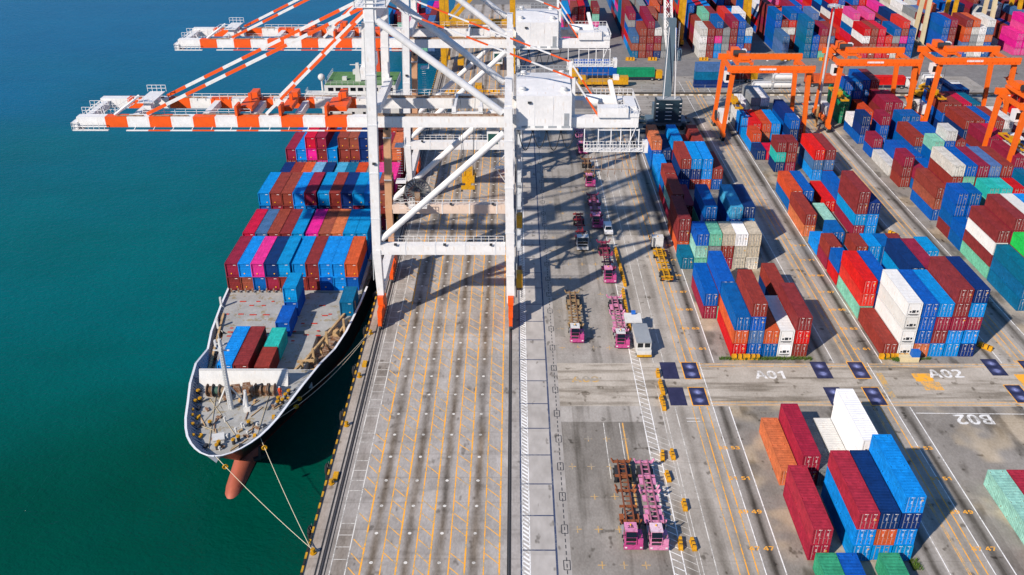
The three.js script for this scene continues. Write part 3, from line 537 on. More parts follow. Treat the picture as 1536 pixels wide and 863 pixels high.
const hwAt = (z, y) => { const f = clamp((3.25 - y) / 9.25, 0, 1.3), k = Math.min(f, 1.1), zs = TIP - 10.5 * k, t = Math.max(0, (zs - z) / (1 - 10.5 * k / 182.1)), b = Math.pow(clamp(f, 0, 1), 0.75); return lerpT(deckT, t) * (1 - b) + lerpT(watT, t) * b; };
const inset = (s, t, d, y) => { const p = hullPoint(s, t, 0, -4.9); const hw = Math.max(0, Math.abs(p.x - SC) - d); return V(SC + s * hw, y, Math.min(p.z, TIP - d)); };
const fs = st.filter((t) => t <= 30);
{ const cap = new MB(), inn = new MB(), dk = new MB();
  for (const s of [-1, 1]) for (let i = 0; i < st.length - 1; i++) {
    const t0 = st[i], t1 = st[i + 1]; if (t0 >= 53) break;
    const y0 = topY(TIP - t0), y1 = topY(TIP - t1), o0 = inset(s, t0, -0.06, y0 + 0.05), o1 = inset(s, t1, -0.06, y1 + 0.05), n0 = inset(s, t0, 0.3, y0 + 0.05), n1 = inset(s, t1, 0.3, y1 + 0.05);
    const low = (p, y) => V(SC + s * Math.min(Math.abs(p.x - SC), Math.max(0, hwAt(p.z, y) - 0.25)), y, p.z), m0 = low(n0, t0 <= 22 ? 1.9 : -1.6), m1 = low(n1, t0 < 22 ? 1.9 : -1.6), e0 = o0.clone(), e1 = o1.clone(); e0.y -= 0.09; e1.y -= 0.09;
    s < 0 ? (cap.quad(n0, n1, o1, o0), cap.quad(o0, o1, e1, e0), inn.quad(m0, m1, n1, n0)) : (cap.quad(n1, n0, o0, o1), cap.quad(o1, o0, e0, e1), inn.quad(m1, m0, n0, n1));
  }
  cap.build('bulwark_rail', M('#d9dcdd', 0.5), shipAdd); inn.build('bulwark', M('#8e97a3', 0.65, { map: rep(steelTile, 5) }), shipAdd);
  const L = [], R = []; for (const t of fs) if (t <= 24) { const a = inset(-1, t, 0.28, 0), h = Math.min(SC - a.x, Math.max(0, hwAt(a.z, 1.9) - 0.12)); L.push([SC - h, a.z]); R.unshift([SC + h, a.z]); }
  { const h = hwAt(-126.6, 1.9) - 0.12; L.push([SC - h, -126.6]); R.unshift([SC + h, -126.6]); }
  dk.poly([...L, ...R], 1.9); dk.build('forecastle_deck', deckGrey, shipAdd);
  new MB().bx(SC - 8.6, SC + 8.6, -1.6, 1.89, -126.7, -126.4).build('forecastle_bulkhead', shipWhite, shipAdd);
  const A = [], B = []; for (const t of [23.7, 30, 36, 46, 60, 110, 181]) { const z = TIP - t, h = hwAt(z, -1.6) - 0.12; A.push([SC - h, z]); B.unshift([SC + h, z]); }
  new MB().poly([...A, ...B], -1.6).build('main_deck', rustM, shipAdd);
}
for (const s of [-1, 1]) for (let k = 0; k < 26; k++) { // bulwark stays
  const t = 1.4 + k * 0.82, p = inset(s, t, 0.34, 3.1), b = V(SC + s * Math.max(0, Math.min(Math.abs(p.x - SC), hwAt(p.z, 1.95) - 0.3)), 1.92, p.z), q = V(SC + (b.x - SC) * 0.9, 1.92, p.z); if (p.z < -123.5) continue;
  new MB().bar(b, p, 0.12).bar(q, b.clone().lerp(p, 0.85), 0.1).build('bulwark_stay', M0(), shipAdd);
}
function M0() { return M0.m ||= M('#6f7885', 0.65); }
const prism = (pts, y0, y1) => { const m = new MB(); m.poly(pts, y1); for (let i = 0; i < pts.length; i++) { const a = pts[i], b = pts[(i + 1) % pts.length]; m.quad(V(a[0], y0, a[1]), V(b[0], y0, b[1]), V(b[0], y1, b[1]), V(a[0], y1, a[1])); } return m; };
const hatch = (pts) => prism(pts, -1.55, -0.13).build('hatch_cover', deckGrey, shipAdd);
hatch([[-49.4, -126.8], [-40.2, -126.8], [-40.2, -141.1], [-51.4, -141.1]].reverse().reverse()); hatch([[-40.0, -126.8], [-36.2, -126.8], [-34.8, -130], [-34.8, -141.1], [-40.0, -141.1]]);
hatch([[-51.9, -142.2], [-42.0, -142.2], [-42.0, -156.3], [-54.6, -156.3], [-54.6, -150]]); hatch([[-41.8, -142.2], [-33.6, -142.2], [-29.4, -148], [-29.2, -156.3], [-41.8, -156.3]]);
for (let b = 0; b < 6; b++) for (const [x0, x1] of [[-55, -42.3], [-42.1, b > 1 ? -27.5 : -29.2]]) hatch([[x0, -156.8 - b * 13.6], [x1, -156.8 - b * 13.6], [x1, -169.6 - b * 13.6], [x0, -169.6 - b * 13.6]]);
const redPad = M('#b0301c', 0.7);
for (const [u, v] of [[365, 453], [388, 453], [410, 453], [378, 459], [396, 459], [342, 472], [362, 472], [380, 473], [400, 473], [484, 459], [496, 472], [488, 474], [455, 486], [472, 486], [348, 493], [346, 499], [478, 497], [478, 504], [460, 503], [440, 498], [440, 512], [345, 505]]) { const p = G(u, v, -0.12), w = rr(0.5, 1.3); new MB().bx(p.x - w / 2, p.x + w / 2, -0.125, -0.06, p.z - 0.16, p.z + 0.16).build('lashing_socket', redPad, shipAdd); }
new MB().quad(V(-49.6, 1.9, -121.9), V(-35.6, 1.9, -121.9), V(-35.6, 4.2, -122.9), V(-49.6, 4.2, -122.9)).quad(V(-35.6, 1.9, -122.2), V(-49.6, 1.9, -122.2), V(-49.6, 4.2, -123.2), V(-35.6, 4.2, -123.2)).bx(-49.6, -35.6, 4.2, 4.32, -123.25, -122.85).build('breakwater', shipWhite, shipAdd);
for (let k = 0; k < 9; k++) new MB().bar(V(-49.2 + k * 1.66, 1.9, -124.4), V(-49.2 + k * 1.66, 4.0, -123.2), 0.14, 0.3).build('breakwater_stay', shipWhite, shipAdd);
// rusty side gear: posts, lashing frames, rails along both edges
for (const [x, z, h] of [[-52.9, -143.2, 3.4], [-54.3, -150.6, 3.6], [-51.4, -136.5, 3.0], [-30.4, -143.4, 3.2], [-32.6, -138.6, 3.4], [-33.9, -133.2, 3.4], [-35.2, -130.2, 2.8], [-29.4, -149.6, 3.4]]) new MB().bar(V(x, -1.6, z), V(x, -1.6 + h, z), 0.45, 0.35).bar(V(x, -1.6 + h * 0.6, z), V(x + 1.3 * Math.sign(SC - x), -1.55, z + 0.4), 0.22, 0.22).build('lashing_post', x < SC ? shipWhite : tanM, shipAdd);
for (let k = 0; k < 26; k++) { const z = -128.4 - hash(k, 5) * 26, s = k % 3 ? 1 : -1, e = hwAt(z, -1.6), x = SC + s * (e - 0.7 - hash(k, 9) * (s > 0 ? 2.6 : 1.2)), w = 0.4 + hash(k, 2) * 0.9, h = 0.3 + hash(k, 3) * 1.1; new MB().box(x, -1.6 + h / 2, z, w, h, 0.4 + hash(k, 4) * 1.2, hash(k, 6) * 0.6).build('deck_fitting', k % 4 ? tanM : rustM, shipAdd); }
for (const [a, b, y] of [[[-30.9, -148], [-34.8, -133.2], 0.2], [[-34.6, -132.6], [-36.4, -127.6], 0.5], [[-53.2, -148], [-50.4, -128.5], 0.0], [[-33.4, -131.4], [-36.2, -131.0], 0.6]]) new MB().bar(V(a[0], y, a[1]), V(b[0], y, b[1]), 0.35, 0.4).build('lashing_beam', tanM, shipAdd);
for (let k = 0; k < 9; k++) { const z = -129 - k * 3, t = TIP - z; for (const s of [-1, 1]) { const p = V(SC + s * (hwAt(z, -1.6) - 0.9), 0, z); new MB().bx(p.x - 0.5, p.x + 0.5, -1.6, -0.9, z - 0.35, z + 0.35).build('deck_fitting', rustM, shipAdd); } }
for (let k = 0; k < 9; k++) { const x = -54 + k * 1.35; new MB().bx(x - 0.12, x + 0.12, -0.12, 0.7, -156.55, -156.3).build('stacking_post', rustM, shipAdd); } // along the foot of the first stack
// foremast
{ const fm = new MB().tube(V(-43, 1.9, -116), V(-43, 14.2, -116), 0.42, 0.28, 12).build('foremast', shipWhite, shipAdd);
  new MB().bar(V(-44.2, 12.3, -116), V(-41.8, 12.3, -116), 0.16).bar(V(-43.6, 13.4, -116), V(-42.4, 13.4, -116), 0.12).tube(V(-43, 14.2, -116), V(-43, 15.2, -116), 0.06).bx(-43.25, -42.75, 12.5, 13.0, -115.7, -115.3).build('crosstree', shipWhite, shipAdd);
  for (const [x, z] of [[-45.2, -117.4], [-41.2, -117.4]]) new MB().bar(V(x, 1.9, z), V(-43, 6.4, -116), 0.22).build('mast_stay', shipWhite, shipAdd);
  const l = new MB(); for (let k = 0; k < 22; k++) l.bar(V(-43.25, 2.4 + k * 0.45, -115.5), V(-42.75, 2.4 + k * 0.45, -115.5), 0.05); l.bar(V(-43.25, 2, -115.5), V(-43.2, 12, -115.6), 0.05).bar(V(-42.75, 2, -115.5), V(-42.8, 12, -115.6), 0.05).build('ladder', mats.galv, shipAdd);
}
{ const x = -40.3, z = -115.4; new MB().tube(V(x, 1.9, z), V(x, 5.6, z), 0.3, 0.22, 10).bar(V(x, 5.4, z), V(x + 0.4, 4.6, z + 2.6), 0.28).bx(x - 0.5, x + 0.5, 1.9, 2.7, z - 0.5, z + 0.5).build('deck_crane', shipWhite, shipAdd); }
const drumM = [M('#7b5a3c', 0.9, { map: wear6 }), M('#9a8a70', 0.9, { map: wear6 }), M('#3d5a4c', 0.85)];
for (const [x, z, k] of [[-47.0, -119.4, 0], [-46.0, -119.3, 2], [-45.0, -119.2, 1], [-39.6, -119.6, 0], [-38.6, -119.6, 0], [-37.5, -119.6, 1]]) {
  const d = new MB().tube(V(x - 0.4, 2.9, z), V(x + 0.4, 2.9, z), 0.62, 0.62, 14).build('winch_drum', drumM[k], shipAdd);
  new MB().tube(V(x - 0.48, 2.9, z), V(x - 0.4, 2.9, z), 0.98, 0.98, 16).tube(V(x + 0.4, 2.9, z), V(x + 0.48, 2.9, z), 0.98, 0.98, 16).bx(x - 0.46, x + 0.46, 1.9, 2.5, z - 0.5, z + 0.5).build('winch_flange', k === 2 ? mats.dark : rustM, shipAdd);
}
for (const [x, z, sx, sy, sz] of [[-43.4, -120.4, 1.6, 1.1, 1.2], [-41.6, -120.2, 1.4, 1.5, 1.5], [-40.6, -119.2, 0.8, 1.9, 0.8], [-44.2, -118.4, 1.0, 0.7, 1.0], [-41.4, -117.6, 0.7, 1.2, 0.9]]) new MB().box(x, 1.9 + sy / 2, z, sx, sy, sz, 0.2, 0.8).build('windlass', rustM, shipAdd);
for (let k = 0; k < 34; k++) { // vents, pipes, lockers, chocks about the forecastle
  const z = -105.5 - hash(k, 31) * 15, e = hwAt(z, 1.9) - 0.8, x = SC + (hash(k, 32) * 2 - 1) * e, q = hash(k, 33); if (Math.abs(x + 42.5) < 1 && z < -113) continue;
  if (q < 0.3) new MB().tube(V(x, 1.9, z), V(x, 2.3 + q, z), 0.12, 0.12, 8).tube(V(x, 2.3 + q, z), V(x, 2.55 + q, z), 0.24, 0.16, 8).build('deck_vent', shipWhite, shipAdd);
  else if (q < 0.65) new MB().box(x, 2.05, z, 0.4 + q, 0.3, 0.35, hash(k, 34) * 3).build('fairlead', k % 2 ? tanM : rustM, shipAdd);
  else new MB().bar(V(x, 2.0, z), V(x + (hash(k, 35) - 0.5) * 4, 2.0, z - 1.5 - hash(k, 36) * 2), 0.12).build('deck_pipe', k % 2 ? rustM : tanM, shipAdd);
}
for (const s of [-1, 1]) for (let k = 0; k < 7; k++) { const z = -106.5 - k * 2.3; new MB().box(SC + s * (hwAt(z, 1.9) - 0.55), 2.1, z, 0.45, 0.4, 0.9, s * 0.2).build('roller_chock', k % 2 ? mats.yellow : mats.dark, shipAdd); }
for (const [x, z, q] of [[-41.5, -118.3, 1.1], [-44.3, -120.9, 0.8]]) new MB().tube(V(x, 1.9, z), V(x, 2.5, z), q, q * 0.65, 12).build('rope_coil', tanM, shipAdd);
new MB().box(-42.7, 2.15, -108.2, 1.5, 0.5, 1.5, 0.3).box(-42.7, 2.46, -108.2, 1.7, 0.14, 1.7, 0.3).build('deck_hatch', shipWhite, shipAdd);
{ const bg = new MB().tube(V(0, 0, 0), V(0, 0.75, 0), 0.24, 0.24, 10).geo(), bh = new MB().tube(V(0, 0.75, 0), V(0, 0.95, 0), 0.32, 0.28, 10).geo();
  for (const [a, b] of [[163, 153], [195, 160], [205, 200], [180, 212], [165, 258], [165, 285], [168, 330], [170, 388], [290, 436], [300, 420], [374, 410], [399, 393], [255, 318], [452, 318], [603, 195], [624, 205], [640, 178], [656, 160], [600, 215]]) {
    const p = G(240 + a * 0.2954, 540 + b * 0.2954, 2.6), q = new THREE.Group(); q.name = 'mooring_bitt'; part('post', bg, mats.dark, q); part('cap', bh, mats.yellow, q); q.position.set(p.x, 1.9, p.z); shipAdd.add(q);
  } }
for (const [a, b] of [[[-47, 1.95, -118.5], [-40.4, 1.95, -109]], [[-46.3, 2.0, -119.5], [-43.6, 2.0, -106]], [[-38, 2, -119.5], [-37.4, 2.0, -109]], [[-44.6, 2.0, -119.5], [-46.6, 2, -110]], [[-46.5, 2.05, -111.5], [-44, 2.05, -110.3]]]) new MB().tube(V(...a), V(...b), 0.045, 0.045, 5).build('deck_rope', M1(), shipAdd);
function M1() { return M1.m ||= M('#b8a987', 0.9); }
{ const p = V(-38.4, -2.6, -112.4); new MB().bar(p, V(p.x - 0.25, -4.9, p.z + 0.15), 0.35).bar(V(p.x - 1.0, -4.6, p.z + 0.6), V(p.x + 0.6, -4.6, p.z - 0.6), 0.5).build('anchor', mats.dark, shipAdd); }
// accommodation block at the stern
{ const b = new MB().bx(-52, -31.2, -1.6, 9.18, -258, -245).build('accommodation', shipWhite, shipAdd);
  const br = new MB().bx(-56.4, -26.9, 9.2, 11.8, -249.2, -245.4).bx(-51.2, -32, 11.8, 14.0, -260, -246.6).build('bridge', shipWhite, shipAdd);
  for (let k = 0; k < 9; k++) new MB().bx(-50.2 + k * 2.0, -48.8 + k * 2.0, 12.5, 13.4, -246.62, -246.52).build('bridge_window', mats.glass, shipAdd);
  new MB().bx(-51, -32.2, 14.02, 14.12, -259.8, -246.8).build('green_deck', M('#5c8a4c', 0.8, { map: wear6 }), shipAdd, 'green painted deck over the bridge');
  for (const [x, z, w, h] of [[-47, -251, 1.2, 0.9], [-36.5, -253, 1.6, 1.2], [-45, -257, 2.2, 1.0], [-34.5, -249, 0.8, 1.6]]) new MB().bx(x, x + w, 14.12, 14.12 + h, z - w, z).build('deck_locker', shipWhite, shipAdd);
  for (let f = 0; f < 3; f++) for (let k = 0; k < 6; k++) new MB().bx(-50 + k * 3, -49.3 + k * 3, 1.4 + f * 2.5, 2.2 + f * 2.5, -245.02, -244.94).build('cabin_window', mats.glass, shipAdd);
  const sp = new THREE.SphereGeometry(0.95, 16, 12); const s = part('radome', sp, shipWhite, shipAdd); s.position.y += 15.6; s.position.x += -52.2; s.position.z += -249; s.position.x -= 0;
  new MB().tube(V(-52.2, 11.8, -249), V(-52.2, 14.9, -249), 0.25).build('radome_post', shipWhite, shipAdd);
  new MB().box(-42.5, 16.6, -250.5, 1.6, 5, 1.2, 0, 0.5).bar(V(-44.5, 18.6, -250.5), V(-40.5, 18.6, -250.5), 0.2).bar(V(-43.8, 17.2, -250.2), V(-41.2, 17.2, -250.2), 0.2).build('radar_mast', shipWhite, shipAdd);
  new MB().box(-39.6, 17.6, -262.5, 3.6, 8, 3.6, 0, 0.85).build('funnel', M('#cf4a22', 0.55, { map: steel8 }), shipAdd, 'orange funnel'); new MB().box(-39.6, 21.9, -262.5, 2.8, 0.6, 2.8).build('funnel_cap', mats.black, shipAdd);
  const r = new MB(); const rail = (a, b, y) => { const n = Math.max(2, Math.round(a.distanceTo(b) / 1.6)); for (let k = 0; k <= n; k++) { const p = a.clone().lerp(b, k / n); r.bar(V(p.x, y, p.z), V(p.x, y + 1.05, p.z), 0.06); } for (const h of [0.55, 1.05]) r.bar(V(a.x, y + h, a.z), V(b.x, y + h, b.z), 0.06); };
  rail(V(-56.2, 0, -245.6), V(-51.4, 0, -245.6), 11.8); rail(V(-56.2, 0, -249), V(-56.2, 0, -245.6), 11.8); rail(V(-51, 0, -246.8), V(-32.4, 0, -246.8), 14.1); rail(V(-51, 0, -259.6), V(-51, 0, -246.8), 14.1); rail(V(-32, 0, -245.6), V(-27.1, 0, -245.6), 11.8);
  r.build('bridge_railing', shipWhite, shipAdd);
}
// mooring ropes with yellow rat guards
const ropeM = M('#c9bfa4', 0.9), guardG = new THREE.TorusGeometry(0.34, 0.09, 6, 16);
function rope(a, b, sag, label, guard) {
  const o = thing('mooring_rope', label, 'rope', a.x, a.y, a.z, 0, 'mooring ropes from the bow'), pts = [];
  for (let k = 0; k <= 20; k++) { const t = k / 20, p = a.clone().lerp(b, t); p.y -= sag * 4 * t * (1 - t); pts.push(p.sub(a)); }
  new MB().path(pts, 0.042, 6).build('rope_line', ropeM, o);
  const k = Math.round(guard * 20), g = part('rat_guard', guardG, mats.yellow, o); g.position.copy(pts[k]); g.lookAt(pts[k + 1]); const d = part('rat_guard', new THREE.CircleGeometry(0.33, 16), mats.yellow, o); d.position.copy(pts[k]); d.lookAt(pts[k + 1]);
}
rope(V(-41.4, 3.0, -102.9), V(-25.35, 0.5, -87.7), 0.5, 'pale mooring rope running from the very tip of the bow to the quay bollard', 0.1);
rope(V(-36.7, 2.6, -108.2), V(-25.4, 0.5, -87.5), 0.7, 'pale mooring rope from the quay-side of the bow down to the same bollard', 0.1);
rope(V(-34.6, 2.5, -114.8), V(-25.4, 0.5, -141), 0.9, 'pale mooring rope running aft from the bow to the bollard by the crane', 0.15);
rope(V(-35.6, 2.5, -111.8), V(-25.4, 0.5, -140.8), 1.6, 'sagging mooring rope running aft beside another from the bow', 0.2);
// ---------------------------------------------------------------- seaman on the bow (one continuous body)
const { MarchingCubes } = await import('three/addons/objects/MarchingCubes.js');
function figure(bones, cell, m) {
  const lo = V(1e9, 1e9, 1e9), hi = V(-1e9, -1e9, -1e9); for (const [a, b, r] of bones) for (const p of [a, b]) { lo.min(p); hi.max(p); }
  const c = lo.clone().add(hi).multiplyScalar(0.5), h = Math.max(hi.x - lo.x, hi.y - lo.y, hi.z - lo.z) / 2 + 0.25, N = Math.ceil(2 * h / cell), mc = new MarchingCubes(N, m, false, false, 60000);
  for (let k = 0; k < N; k++) for (let j = 0; j < N; j++) for (let i = 0; i < N; i++) {
    const p = V((i - N / 2) / (N / 2), (j - N / 2) / (N / 2), (k - N / 2) / (N / 2)).multiplyScalar(h).add(c); let d = 1e3;
    for (const [a, b, r0, r1] of bones) { const ab = b.clone().sub(a), t = clamp(p.clone().sub(a).dot(ab) / (ab.lengthSq() || 1), 0, 1), q = p.distanceTo(a.clone().addScaledVector(ab, t)) - (r0 + (r1 - r0) * t), e = clamp(0.5 + 0.5 * (d - q) / 0.04, 0, 1); d = d + (q - d) * e - 0.04 * e * (1 - e); }
    mc.field[i + j * N + k * N * N] = -d;
  }
  mc.isolation = 0; mc.update(); const n = mc.count, g = new THREE.BufferGeometry();
  g.setAttribute('position', new THREE.Float32BufferAttribute(mc.positionArray.slice(0, n * 3), 3)); g.setAttribute('normal', new THREE.Float32BufferAttribute(mc.normalArray.slice(0, n * 3), 3)); g.scale(h, h, h); g.translate(c.x, c.y, c.z); return g;
}
{ const p = V(-36.2, 1.9, -119.2), o = thing('person', 'person in orange coveralls and white helmet standing by the ship winches', 'person', p.x, 1.9, p.z, 0.5);
  const bones = [[V(0, 0.98, 0), V(0, 1.42, 0), 0.15, 0.17], [V(-0.17, 1.42, 0), V(0.17, 1.42, 0), 0.07, 0.07], [V(0, 1.5, 0), V(0, 1.56, 0.01), 0.06, 0.06], [V(0, 1.64, 0.01), V(0, 1.70, 0.02), 0.1, 0.1]];
  for (const s of [-1, 1]) bones.push([V(s * 0.09, 0.95, 0), V(s * 0.12, 0.5, 0.03), 0.1, 0.07], [V(s * 0.12, 0.5, 0.03), V(s * 0.13, 0.08, -0.02), 0.07, 0.055], [V(s * 0.13, 0.05, -0.03), V(s * 0.14, 0.045, 0.14), 0.05, 0.045], [V(s * 0.19, 1.42, 0), V(s * 0.27, 1.14, 0.02), 0.06, 0.05], [V(s * 0.27, 1.14, 0.02), V(s * 0.24, 0.92, 0.16), 0.05, 0.035], [V(s * 0.24, 0.9, 0.17), V(s * 0.23, 0.83, 0.22), 0.035, 0.02]);
  part('body', figure(bones, 0.028), M('#d84a12', 0.8), o); const hm = part('helmet', new THREE.SphereGeometry(0.125, 14, 8, 0, 6.2832, 0, 1.7), mats.white, o); hm.position.set(0, 1.70, 0.015);
}

// ---------------------------------------------------------------- ship-to-shore cranes
function railing(m, a, b, h = 1.1, step = 1.6, t = 0.07) {
  const n = Math.max(1, Math.round(a.distanceTo(b) / step));
  for (let k = 0; k <= n; k++) { const p = a.clone().lerp(b, k / n); m.bar(p, V(p.x, p.y + h, p.z), t); }
  for (const f of [0.5, 1]) m.bar(V(a.x, a.y + h * f, a.z), V(b.x, b.y + h * f, b.z), t);
  return m;
}
function stripes(m, p, q, w, h, segs, c0, c1, side) { for (let k = 0; k < segs; k++) m.color(k % 2 ? c1 : c0).bar(p.clone().lerp(q, k / segs), p.clone().lerp(q, (k + 1) / segs), w, h, side); return m; }
const cW = '#e9e9e6', cO = '#ee5a08';
function buildCrane() {
  const X0 = -12.2, Z0 = -155.15, root = thing('quay_crane', 'white and orange ship-to-shore gantry crane with boom out over the bow stacks', 'crane', X0, 0, Z0, 0, 'ship-to-shore cranes on the quay');
  const add = { add: (o) => { o.position.x -= X0; o.position.z -= Z0; root.add(o); } };
  const W = (m, name, label) => m.build(name, mats.white, add, label);
  const ws = -23.8, ls = -0.6, zf = -146.3, zr = -164, zn = -150, zm = -160.3;   // rails, frames, girder lines
  for (const z of [zf, zr]) {
    const w = z === zf ? 1.4 : 1.3, B = (m, n) => m.build(n, z === zf ? mats.white : mats.peach, add);  // rear portal beam pale tan, rear waterside leg tan low down; others white
    if (z === zr) { W(new MB().bar(V(-23.15, 33, z), V(-22.2, 57, z), w, 1.5, V(0, 0, 1)), 'waterside_leg'); new MB().bar(V(-23.9, 14.2, z), V(-23.15, 32.98, z), w, 1.5, V(0, 0, 1)).bar(V(ws, 5.2, z), V(-23.9, 14.2, z), w * 0.8, 1.4, V(0, 0, 1), 1.25).build('waterside_leg', mats.tanTone, add, 'tan lower leg'); } else W(new MB().bar(V(-23.9, 14.2, z), V(-22.2, 57, z), w, 1.5, V(0, 0, 1)).bar(V(ws, 5.2, z), V(-23.9, 14.2, z), w * 0.8, 1.4, V(0, 0, 1), 1.25), 'waterside_leg');
    W(new MB().bar(V(ls, 3.6, z), V(-1.0, 39.4, z), 1.4, 1.3, V(0, 0, 1)), 'landside_leg');
    { const f = new MB(); for (let y = 20; y < 54; y += 8.3) { const x = -23.9 + (y - 14.2) / 42.8 * 1.7; f.bx(x - w / 2 - 0.06, x + w / 2 + 0.06, y, y + 0.22, z - 0.8, z + 0.8); } for (let y = 9; y < 36; y += 8.3) { const x = -0.6 - (y - 3.6) / 35.8 * 0.4; f.bx(x - 0.76, x + 0.76, y, y + 0.2, z - 0.7, z + 0.7); } for (let x = -19; x < -3; x += 5.2) f.bx(x, x + 0.2, 13.25, 15.15, z - 0.8, z + 0.8); f.build('flange', mats.grey2, add).userData.kind = 'stuff'; }
    for (const [x, y] of [[-20.5, 15.2], [-12, 15.2], [-4, 15.2], [-23.2, 30]]) new MB().bx(x - 0.25, x + 0.25, y, y + 0.35, z + 0.78, z + 1.1).build('floodlight', mats.dark, add);
    { const l = new MB(), x = z === zf ? -24.9 : -24.7; for (const q of [-0.25, 0.25]) l.bar(V(x + 0.0, 8, z + q), V(x + 1.55, 52, z + q), 0.06); for (let k = 0; k < 60; k++) { const t = k / 60; l.bar(V(x + 1.55 * t, 8 + 44 * t, z - 0.25), V(x + 1.55 * t, 8 + 44 * t, z + 0.25), 0.05); } l.build('leg_ladder', mats.galv, add); }
    B(new MB().bx(-23.2, -1.5, 13.3, 15.1, z - 0.75, z + 0.75), 'portal_beam');
    W(new MB().tube(V(-22.9, 16, z), V(-1.7, 35.2, z), 0.55, 0.55, 12), 'diagonal_brace');
    W(new MB().tube(V(-21.6, 53.6, z), V(-1.9, 38.6, z), 0.62, 0.62, 12), 'a_frame_strut');
  }
  for (const x of [ws, ls]) {
    W(new MB().bx(x - 0.7, x + 0.7, 5.3, 7.2, zr + 0.9, zf - 0.9), 'sill_beam');
    for (const z of [zf, zr]) {
      const b = new MB().bx(x - 0.5, x + 0.5, 3.5, 5.15, z - 1.4, z + 1.4).bx(x - 0.4, x + 0.4, 2.1, 3.4, z - 3.4, z - 0.5).bx(x - 0.4, x + 0.4, 2.1, 3.4, z + 0.5, z + 3.4).build('bogie', mats.orange, add);
      for (let k = 0; k < 8; k++) { const zz = z - 3.9 + k * 1.11; const wh = new MB().tube(V(-0.18, 0, 0), V(0.18, 0, 0), 0.38, 0.38, 12).build('wheel', mats.dark, b); wh.position.set(x, 0.44, zz); }
      for (const q of [-2.05, 2.05]) new MB().bx(x - 0.33, x + 0.33, 0.7, 2.05, z + q - 1.95, z + q + 1.95).build('wheel_truck', mats.orange, b);
    }
  }
  for (const x of [-22.3, -1.0]) W(new MB().bx(x - 0.6, x + 0.6, 38.3, 39.6, zr + 0.8, zf - 0.8), 'cross_beam');
  W(new MB().bx(-23.2, -21.2, 53.0, 55.4, zr - 0.6, zf + 0.6), 'apex_beam');
  { const a = new MB(); for (const z of [zf + 0.9, zr - 0.9]) railing(a, V(-24.4, 55.5, z), V(-19.6, 55.5, z)); railing(a, V(-24.4, 55.5, zr - 0.9), V(-24.4, 55.5, zf + 0.9)); railing(a, V(-19.6, 55.5, zr - 0.9), V(-19.6, 55.5, zf + 0.9)); a.bx(-24.5, -19.5, 55.4, 55.5, zr - 1, zf + 1); W(a, 'apex_platform'); }
  for (const z of [-149.2, -152, -158.4, -161.2]) W(new MB().tube(V(-22.3, 55.7, z - 0.25), V(-22.3, 55.7, z + 0.25), 0.8, 0.8, 14).bx(-22.8, -21.8, 55.4, 57.2, z - 0.4, z + 0.4), 'sheave');
  W(new MB().bar(V(-24, 52, -151), V(-24.6, 44, -151), 0.7).bar(V(-24, 52, -159.5), V(-24.6, 44, -159.5), 0.7).bx(-25, -23.6, 43, 45, -152.2, -149.8).bx(-25, -23.6, 43, 45, -160.6, -158.4), 'boom_latch');
  // girders and boom
  for (const z of [zn, zm]) {
    W(new MB().bx(-23.6, 20.6, 35.15, 36.9, z - 0.85, z + 0.85), 'main_girder');
    new MB().bx(-23.5, -1.5, 36.9, 37.2, z - 0.35, z + 0.35).build('trolley_rail', rustM, add);
    const bm = new MB(), ys = (i) => 0; let x = -72.6; bm.color(cW).bx(-72.6, -67.9, 35.15, 36.9, z - 0.8, z + 0.8);
    for (let k = 0; k < 12; k++) bm.color(k % 2 ? cW : cO).bx(-67.9 + k * 3.65, -67.9 + (k + 1) * 3.65, 35.15, 36.9, z - 0.8, z + 0.8);
    bm.build('boom_girder', mats.whiteV, add);
    const rb = new MB(); for (const [a, b] of [[-66, -61.5], [-60, -54]]) rb.bx(a, b, 36.95, 37.12, z + 0.3, z + 0.5); rb.bx(-52, -27, 36.95, 37.1, z - 0.5, z - 0.35).build('boom_rail', rustM, add);
  }
  { const lw = new MB(); for (let k = 0; k < 11; k++) lw.color(k % 2 ? cO : cW).bx(-64.2 + k * 3.65, -64.2 + (k + 1) * 3.65, 34.9, 35.02, -148.3, -147.9); lw.build('boom_walkway', mats.whiteV, add);
    const h = new MB(); for (let x = -63; x < -25; x += 3.2) h.bar(V(x, 34.95, -148), V(x, 35.2, -149.2), 0.09); railing(h, V(-56, 36.9, zm + 1.2), V(-24.5, 36.9, zm + 1.2), 1.0, 1.5); railing(h, V(-62, 36.9, zn - 0.7), V(-44, 36.9, zn - 0.7), 0.9, 1.8, 0.06); W(h, 'boom_railing'); }
  for (const x of [-71.5, -63.6, -52, -44, -36.5]) W(new MB().bx(x - 0.5, x + 0.5, 35.5, 36.6, zm + 0.85, zn - 0.85), 'boom_tie');
  for (const [x, w] of [[-45.2, 2.2], [-38.2, 1.6], [-29.8, 3.2]]) new MB().bx(x - w / 2, x + w / 2, 36.95, 37.8, -157.5, -152.2).bx(x - 0.25, x + 0.25, 37.8, 39.0, -156, -155.5).bx(x - w / 2, x - w / 2 + 0.4, 36.95, 38.6, -152.2, -149.6).bx(x - 0.6, x + 0.6, 37.0, 38.4, -160.6, -158.2).build('hinge_frame', mats.orange, add);
